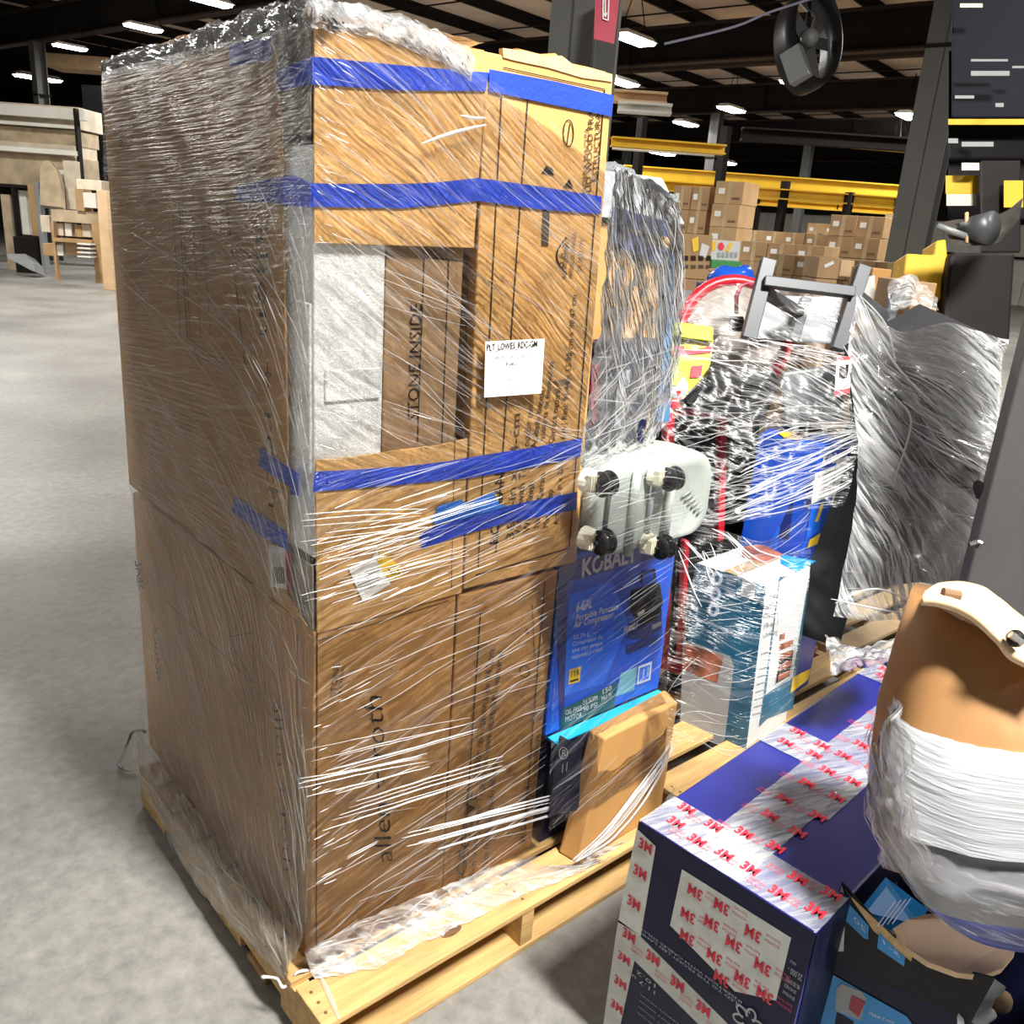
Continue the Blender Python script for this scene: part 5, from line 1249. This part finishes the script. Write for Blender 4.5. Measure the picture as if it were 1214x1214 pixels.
t, q = pbox('printed_carton', 844, 879, 284, 308, 6.9, .4, WPR, 'white carton with yellow and red graphics beside the brown tagged carton')
mb = MB(); q_ = (q[0], q[1]+.004); mb.qpx([(844, 287), (849, 284), (848, 296), (844, 298)], q_, YELP); mb.qpx([(860, 297), (866, 286), (869, 289), (864, 299)], q_, YELP); mb.qpx([(855+4*cos(k), 292+5*sin(k)) for k in range(6)], q_, LOGO)
for k in range(5): mb.qpx([(851+k*5, 299), (854+k*5, 299), (854+k*5, 305), (851+k*5, 305)], q_, GPR)
mb.build('front_printing', t)
t, q = pbox('green_carton', 844, 880, 308, 318, 6.9, .4, mat('green_print', (.05, .3, .08), .5), 'low green and white carton under the white graphics carton')
# blue plastic bag
bg = MB(); c = P(866, 332, 5.2)
for i in range(0, 1):
    bg.ball(c, .15, BAG, 18, (1.0, .9, .62))
for v in range(len(bg.v)): p = bg.v[v]; bg.v[v] = p+V((0, 0, noise.noise(p*9)*.04)); bg.v[v].z = max(bg.v[v].z, c.z-.09)
tag(bg.build('blue_bag', None, smooth=True), 'bright blue plastic covered bundle left of the steel stand', 'bag')
# support for bag: tote
t, q = pbox('blue_tote', 840, 885, 338, 352, 5.15, .35, KBD, 'dark blue tote under the bright blue plastic bundle', 'tote')
t, q = pbox('grey_crate', 800, 900, 352, 420, 5.2, .8, GPR, 'grey covered crate carrying the blue tote behind the load', 'crate', under='dull carton under the grey covered crate')
mb = MB()
for k in range(8): mb.lpx((806+k*12, 358), (802+k*12, 410), 1.2, (q[0], q[1]+.003), WPR)
mb.build('front_printing', t)
# open cartons near right (white sheet)
t, q = pbox('open_brown_carton', 1035, 1058, 318, 362, 4.6, .3, CB, 'open brown carton with a white sheet, right of the steel stand post')
mb = MB(); q_ = (q[0], q[1]+.004); mb.slab([U(*p, q_) for p in ((1020, 330), (1037, 326), (1038, 362), (1020, 362))], q[0]*.002, WPR); mb.build('white_sheet', t)
t, q = pbox('tilted_carton', 972, 998, 304, 330, 5.6, .3, CB3, 'brown carton with a white sticker between the two stand posts', under='dull carton under the tilted carton with white sticker')
mb = MB(); q_ = (q[0], q[1]+.004); mb.qpx([(977, 314), (988, 309), (989, 313), (978, 318)], q_, WPR); mb.build('sticker', t)
t, q = pbox('pale_carton', 998, 1014, 308, 328, 5.8, .3, CBP, 'small pale carton directly left of the right stand post')
t, q = pbox('brown_crate', 1085, 1112, 334, 372, 3.75, .4, CB3, 'brown carton below the yellow fender on the right')
t, q = pbox('long_carton', 1062, 1112, 362, 420, 4.0, .5, CB, 'brown carton behind the silvery film, right of the stand')
mb = MB(); S = Sheet([q4([(1050, 340), (1075, 335), (1100, 345)], 3.62), q4([(1055, 375), (1080, 370), (1110, 372)], 3.55)], .05, 10); S.mesh(mb, CLEAR, 20, 14); tag(mb.build('loose_film', None, smooth=True), 'crumpled clear and bluish film beside the yellow fender', 'plastic film')

# yellow crane beams
def ybeam(x0, y0, x1, y1, t_, h, label, name='crane_beam', m_=YEL):
    a, b = P(x0, y0, t_), P(x1, y1, t_); b.z = a.z
    t = thing(name, (a+b)/2, label, 'crane'); mb = MB()
    mb.bar(a, b, .28, .03, m_); mb.bar(a+V((0, 0, -h)), b+V((0, 0, -h)), .28, .03, m_); mb.bar(a+V((0, 0, -h/2)), b+V((0, 0, -h/2)), .03, h, m_)
    mb.build('beam', t); return t
ybeam(735, 196, 1100, 201, 22, .42, 'long yellow crane beam, highest thick one under the roof')
ybeam(735, 211, 1100, 217, 20, .20, 'yellow crane beam just under the thick one')
ybeam(880, 234, 1100, 243, 24, .16, 'thin yellow crane beam in front of the pale far wall')
ybeam(725, 163, 862, 155, 16, .14, 'slim yellow beam crossing to the right of the stack top')
ybeam(900, 156, 1085, 146, 16, .14, 'slim yellow beam below the black fan')
ybeam(727, 168, 845, 185, 17, .12, 'white slanting beam behind the stack shoulder', 'ceiling_beam', WHITEP)
ybeam(733, 122, 795, 138, 12, .10, 'white duct bar below the lamp beside the red sign', 'ceiling_beam', WHITEP)
ybeam(725, 108, 790, 120, 12, .12, 'cream duct bar above the white duct bar', 'ceiling_beam', CBP)
ybeam(880, 152, 1090, 205, 15, .18, 'dark brown slanting roof brace over the yellow cranes', 'roof_brace', DARKM)
for (x, y0, y1, t_) in ((733, 190, 205, 18), (762, 140, 216, 18), (932, 215, 265, 20), (1008, 228, 262, 20), (1068, 235, 262, 20), (862, 150, 200, 18), (995, 228, 262, 24), (900, 228, 262, 24)):
    a = P(x, y0, t_); t = MB(); t.bar(V((a.x, a.y, 0)), V((a.x, a.y, a.z)), .16, .16, DARKM); struct(t.build('steel_post'))
# fan
fn = thing('drum_fan', P(955, 60, 9), 'black round drum fan hanging from the roof near the right column', 'fan')
cF = P(958, 48, 9); fx1 = RT*.9+FWD*.35; fx1.normalize(); fy1 = UP
def fring(r, off, cc=cF): 
    nrm = fx1.cross(fy1).normalized(); return [cc+(fx1*cos(2*pi*k/30)*.62+fy1*sin(2*pi*k/30)*1.0)*r+nrm*off for k in range(30)]
mb = MB(); loft(mb, [fring(.50, -.16), fring(.52, .0), fring(.50, .16), fring(.46, .16), fring(.47, -.16), fring(.50, -.16)], BLK, cap=False); mb.build('fan_housing', fn, smooth=True)
mb = MB()
for k in range(5): a = k*2*pi/5; mb.bar(cF, cF+(fx1*cos(a)*.6+fy1*sin(a))*.42, .12, .01, GREYM, up=FWD)
mb.build('fan_blade', fn)
mb = MB(); mb.ball(cF-FWD*.05, .09, GREYL, 12); mb.build('motor', fn, smooth=True)
mb = MB(); mb.tube([P(960, 0, 9), cF], .02, DARKM, 6); mb.tube([P(930, -20, 9), P(965, 20, 9), cF], .02, STEEL, 6); mb.build('hanger', fn)
mb = MB(); mb.bar(P(938, 60, 8.8), P(950, 95, 8.8), .14, .2, GREYL); mb.build('bracket', fn)
# red sign on column
mb = MB(); sp_ = 4.05
W_ = q4([(706, -14), (736, -14), (728, 52), (704, 46)], 4.55); mb.slab(W_, FWD*.004, REDS)
t = thing('hanging_sign', P(717, 20, 4.7), 'dark red hanging sign with a white arrow on the grey column', 'sign'); mb.build('sign_panel', t)
mb = MB()
def sl(a, b): p, q_ = P(*a, 4.54), P(*b, 4.54); d_ = (q_-p).normalized().cross(FWD)*.003; mb.poly([p-d_, q_-d_, q_+d_, p+d_], WPR)
for a, b in (((715, -5), (715, 22)), ((722, -5), (721, 24)), ((715, 22), (721, 24)), ((717.5, 0), (717.5, 18)), ((715.5, 15), (717.5, 20)), ((719.5, 15), (717.5, 20))): sl(a, b)
mb.build('arrow', t)
# white cable
mb = MB(); W_ = q4([(788, 52), (870, 32), (914, 14), (990, -10)], 8.5); mb.tube([spl(W_, k/12) for k in range(13)], .012, mat('pale_cable', (.35, .36, .5), .5), 5); tag(mb.build('cable'), 'pale bluish cable strung below the roof to the fan', 'cable')

# lift truck at right
lt = thing('lift_truck', P(1160, 420, 4.2), 'dark lift truck with yellow fender and lamps on the far right', 'vehicle')
DK = mat('truck_dark', (.008, .007, .009), .5, var=.1); DK2 = mat('truck_brown', (.014, .010, .010), .5, var=.1)
def tb3(x0, y0, x1, y1, t_, dep, m_, name, bev=.01):
    mb = MB(); mb.slab(q4([(x0, y0), (x1, y0), (x1, y1), (x0, y1)], t_), ray((x0+x1)/2, (y0+y1)/2).normalized()*dep, m_); return mb.build(name, lt, bevel=bev)
tb3(1128, -30, 1290, 140, 4.6, .2, mat('truck_navy', (.005, .005, .012), .6), 'cab_roof')
tb3(1124, 60, 1290, 260, 4.8, .3, DK, 'cab_interior'); tb3(1162, 190, 1210, 300, 4.4, .15, DK2, 'seat')
mb = MB(); mb.slab(q4([(1128, 298), (1205, 298), (1198, 410), (1118, 390), (1122, 330)], 4.2), FWD*.3, DK2); mb.build('engine_cover', lt, bevel=.02)
mb = MB(); mb.slab(q4([(1075, 300), (1108, 302), (1110, 285), (1122, 283), (1124, 306), (1130, 308), (1122, 350), (1095, 372), (1072, 325)], 4.25), FWD*.15, YEL); mb.build('fender', lt, bevel=.01)
tb3(1121, 208, 1160, 230, 4.5, .02, YEL, 'yellow_panel', .002); tb3(1190, 214, 1213, 246, 4.35, .02, YEL, 'yellow_panel', .002); tb3(1122, 230, 1158, 244, 4.5, .02, CREAM, 'cream_panel', .002)
tb3(1124, 141, 1290, 148, 4.45, .03, YEL, 'yellow_bar', .002); tb3(1140, 193, 1161, 202, 4.4, .02, CREAM, 'cream_panel', .002)
for (x0, y0, x1, y1) in ((1151, 70, 1195, 73), (1151, 84, 1197, 90), (1132, 113, 1155, 117), (1180, 122, 1190, 127), (1124, 164, 1136, 170), (1140, 168, 1178, 174), (1200, 78, 1214, 81), (1138, 4, 1165, 9)): tb3(x0, y0, x1, y1, 4.4, .02, CREAM if y0 < 30 else GREYL, 'bright_trim', .002)
mb = MB()
S = Sheet([q4([(1112, 268), (1145, 262), (1180, 258), (1212, 238)], 3.9), q4([(1130, 290), (1150, 292), (1180, 290), (1208, 262)], 3.8)], .02, 8); S.mesh(mb, mat('lamp_shell', (.12, .11, .10), .3, metal=.5), 20, 10)
mb.tube([P(1145, 272, 3.85), P(1175, 270, 3.75)], [.05, .07], GREYM, 16); mb.tube([P(1146, 252, 3.8), P(1146, 288, 3.8)], .008, CBP, 6); mb.tube([P(1112, 268, 3.8), P(1145, 280, 3.8)], .014, GREYL, 8)
mb.build('headlamp', lt, smooth=True)

# ================================================================== BACKGROUND LEFT
def lbox(x0, y0, x1, y1, t_, dep, m_, mbx, fl=True): 
    A, B, Dd = P(x0, y0, t_), P(x1, y0, t_), P(x0, y1, t_)
    if fl and Dd.z < .62: Dd.z = 0
    hx_ = V((RT.x, RT.y, 0)).normalized(); w_ = (B-A).dot(hx_); hy_ = V((-hx_.y, hx_.x, 0)); hy_ = hy_ if hy_.dot(FWD) > 0 else -hy_
    o = V((A.x, A.y, 0)); q = [o, o+hx_*w_, o+hx_*w_+hy_*dep, o+hy_*dep]; mbx.hexa([p+V((0, 0, Dd.z)) for p in q], [p+V((0, 0, A.z)) for p in q], m_)
sh_ = thing('storage_rack', P(40, 310, 20), 'pale storage rack with board stacks at the far left of the aisle', 'rack')
def rp_(name, items):
    for (x0, y0, x1, y1, t_, dep, m_) in items:
        mb = MB(); lbox(x0, y0, x1, y1, t_, dep, m_, mb); mb.build(name, sh_, bevel=.01)
rp_('board_stack', [(-60, 116, 92, 142, 20, 1.2, TAN2), (-60, 144, 88, 162, 20, 1.2, TAN), (-60, 162, 86, 176, 20.0, 1.2, TAN2), (-60, 176, 88, 213, 20.0, 1.2, TAN)])
rp_('shelf_beam', [(-60, 118, 98, 131, 19.7, .2, WHITEP), (-60, 138, 88, 142, 19.7, .2, WHITEP), (-60, 168, 88, 174, 19.7, .2, WHITEP), (-60, 213, 42, 217, 19.7, .2, DARKM), (48, 200, 88, 205, 19.7, .2, WHITEP)])
rp_('upright', [(40, 216, 45, 300, 19.6, .2, GREYL), (86, 128, 89, 230, 19.6, .2, DARKM), (74, 190, 87, 248, 19.6, .3, TAN2), (32, 218, 41, 280, 19.7, .2, CBF), (12, 218, 15, 300, 19.7, .2, DARKM)])
# items on the rack foot
def lthing(name, x0, y0, x1, y1, t_, dep, m_, label, cat='box', group=None):
    mb = MB(); lbox(x0, y0, x1, y1, t_, dep, m_, mb, name not in ('small_box', 'wooden_batten')); return tag(mb.build(name, None, bevel=.01), label, cat, group)
lthing('dark_bin', 15, 280, 40, 300, 19.8, .6, DARKM, 'dark bin under the pale rack, at the floor on the far left', 'bin')
lthing('leaning_board', 16, 225, 30, 278, 20, .3, WHITEP, 'white panel leaning inside the pale rack on the left', 'panel')
lthing('tan_panel', 0, 230, 11, 296, 20, .3, TAN, 'tan panel at the left picture edge inside the rack', 'panel')
mb = MB(); out = [(47, 243), (47, 200), (52, 190), (58, 190), (66, 200), (71, 215), (73, 246)]; mb.slab([P(x, y, 19.4) for x, y in out], FWD*.2, TAN); tag(mb.build('arched_board', None, bevel=.01), 'brown arched board standing on edge beside the rack upright', 'board')
mb = MB(); mb.slab([P(x, y, 19.0) for x, y in ((8, 301), (30, 301), (40, 312), (42, 322), (36, 320), (10, 306))], FWD*.4, GREYL); tag(mb.build('floor_ramp', None), 'low grey metal ramp plate on the floor below the rack', 'ramp')
tb_l = thing('work_table', P(88, 320, 18.5), 'wooden work table frame left of the wrapped stack', 'table')
for nm, b in (('table_top', (60, 248, 120, 262)), ('leg', (60, 262, 63, 300)), ('leg', (108, 262, 117, 322)), ('shelf', (62, 282, 108, 286))):
    mb = MB(); lbox(*b, 18.5, .5 if nm != 'leg' else .1, CBF if nm != 'table_top' else TAN, mb); mb.build(nm, tb_l)
for i, (x0, y0, x1, y1, m_) in enumerate(((64, 264, 74, 279, TAN2), (76, 264, 84, 280, WHITEP), (88, 266, 96, 281, CBF), (96, 262, 106, 281, TAN2), (50, 288, 66, 303, CBF), (66, 290, 74, 303, WHITEP), (76, 286, 90, 302, CBF), (47, 255, 58, 275, TAN2))):
    lthing('small_box', x0, y0, x1, y1, 18.7, .3, m_, 'small pale or brown box in and beside the work table', 'box', 'boxes by the work table')
for i in range(4): lthing('wooden_batten', 91, 288+i*5, 107, 290+i*5, 18.4, .3, WHITEP, 'white slat stacked under the right side of the work table', 'slat', 'white slats')
lthing('wrapped_pallet_load', 114, 225, 134, 325, 17, .8, CBP, 'pale wrapped load hidden behind the left side of the tall stack', 'load')
lthing('pale_crate', 90, 212, 120, 224, 17.5, .6, TAN2, 'flat pale crate on top of the shelf left of the stack', 'crate'); lthing('grey_carton', 98, 228, 113, 246, 18.3, .4, WHITEP, 'small greyish carton with print above the work table', 'box')
lthing('brown_carton', 88, 220, 98, 250, 18.3, .4, CBF, 'brown carton standing left of the greyish carton above the work table', 'box')
lthing('black_post', 96, 100, 122, 330, 22, .5, mat('black_paint', (.01, .009, .012), .6), 'broad black post left of the tall stack', 'post')
lthing('beam_box', 52, 62, 128, 78, 24, 1.0, CBP, 'pale boxed beam under the roof on the upper left', 'beam')
for k in range(8):
    p = G(9+k*.0, 0, 0)
for o in list(SC.objects):
    if '_w' in o: del o['_w']
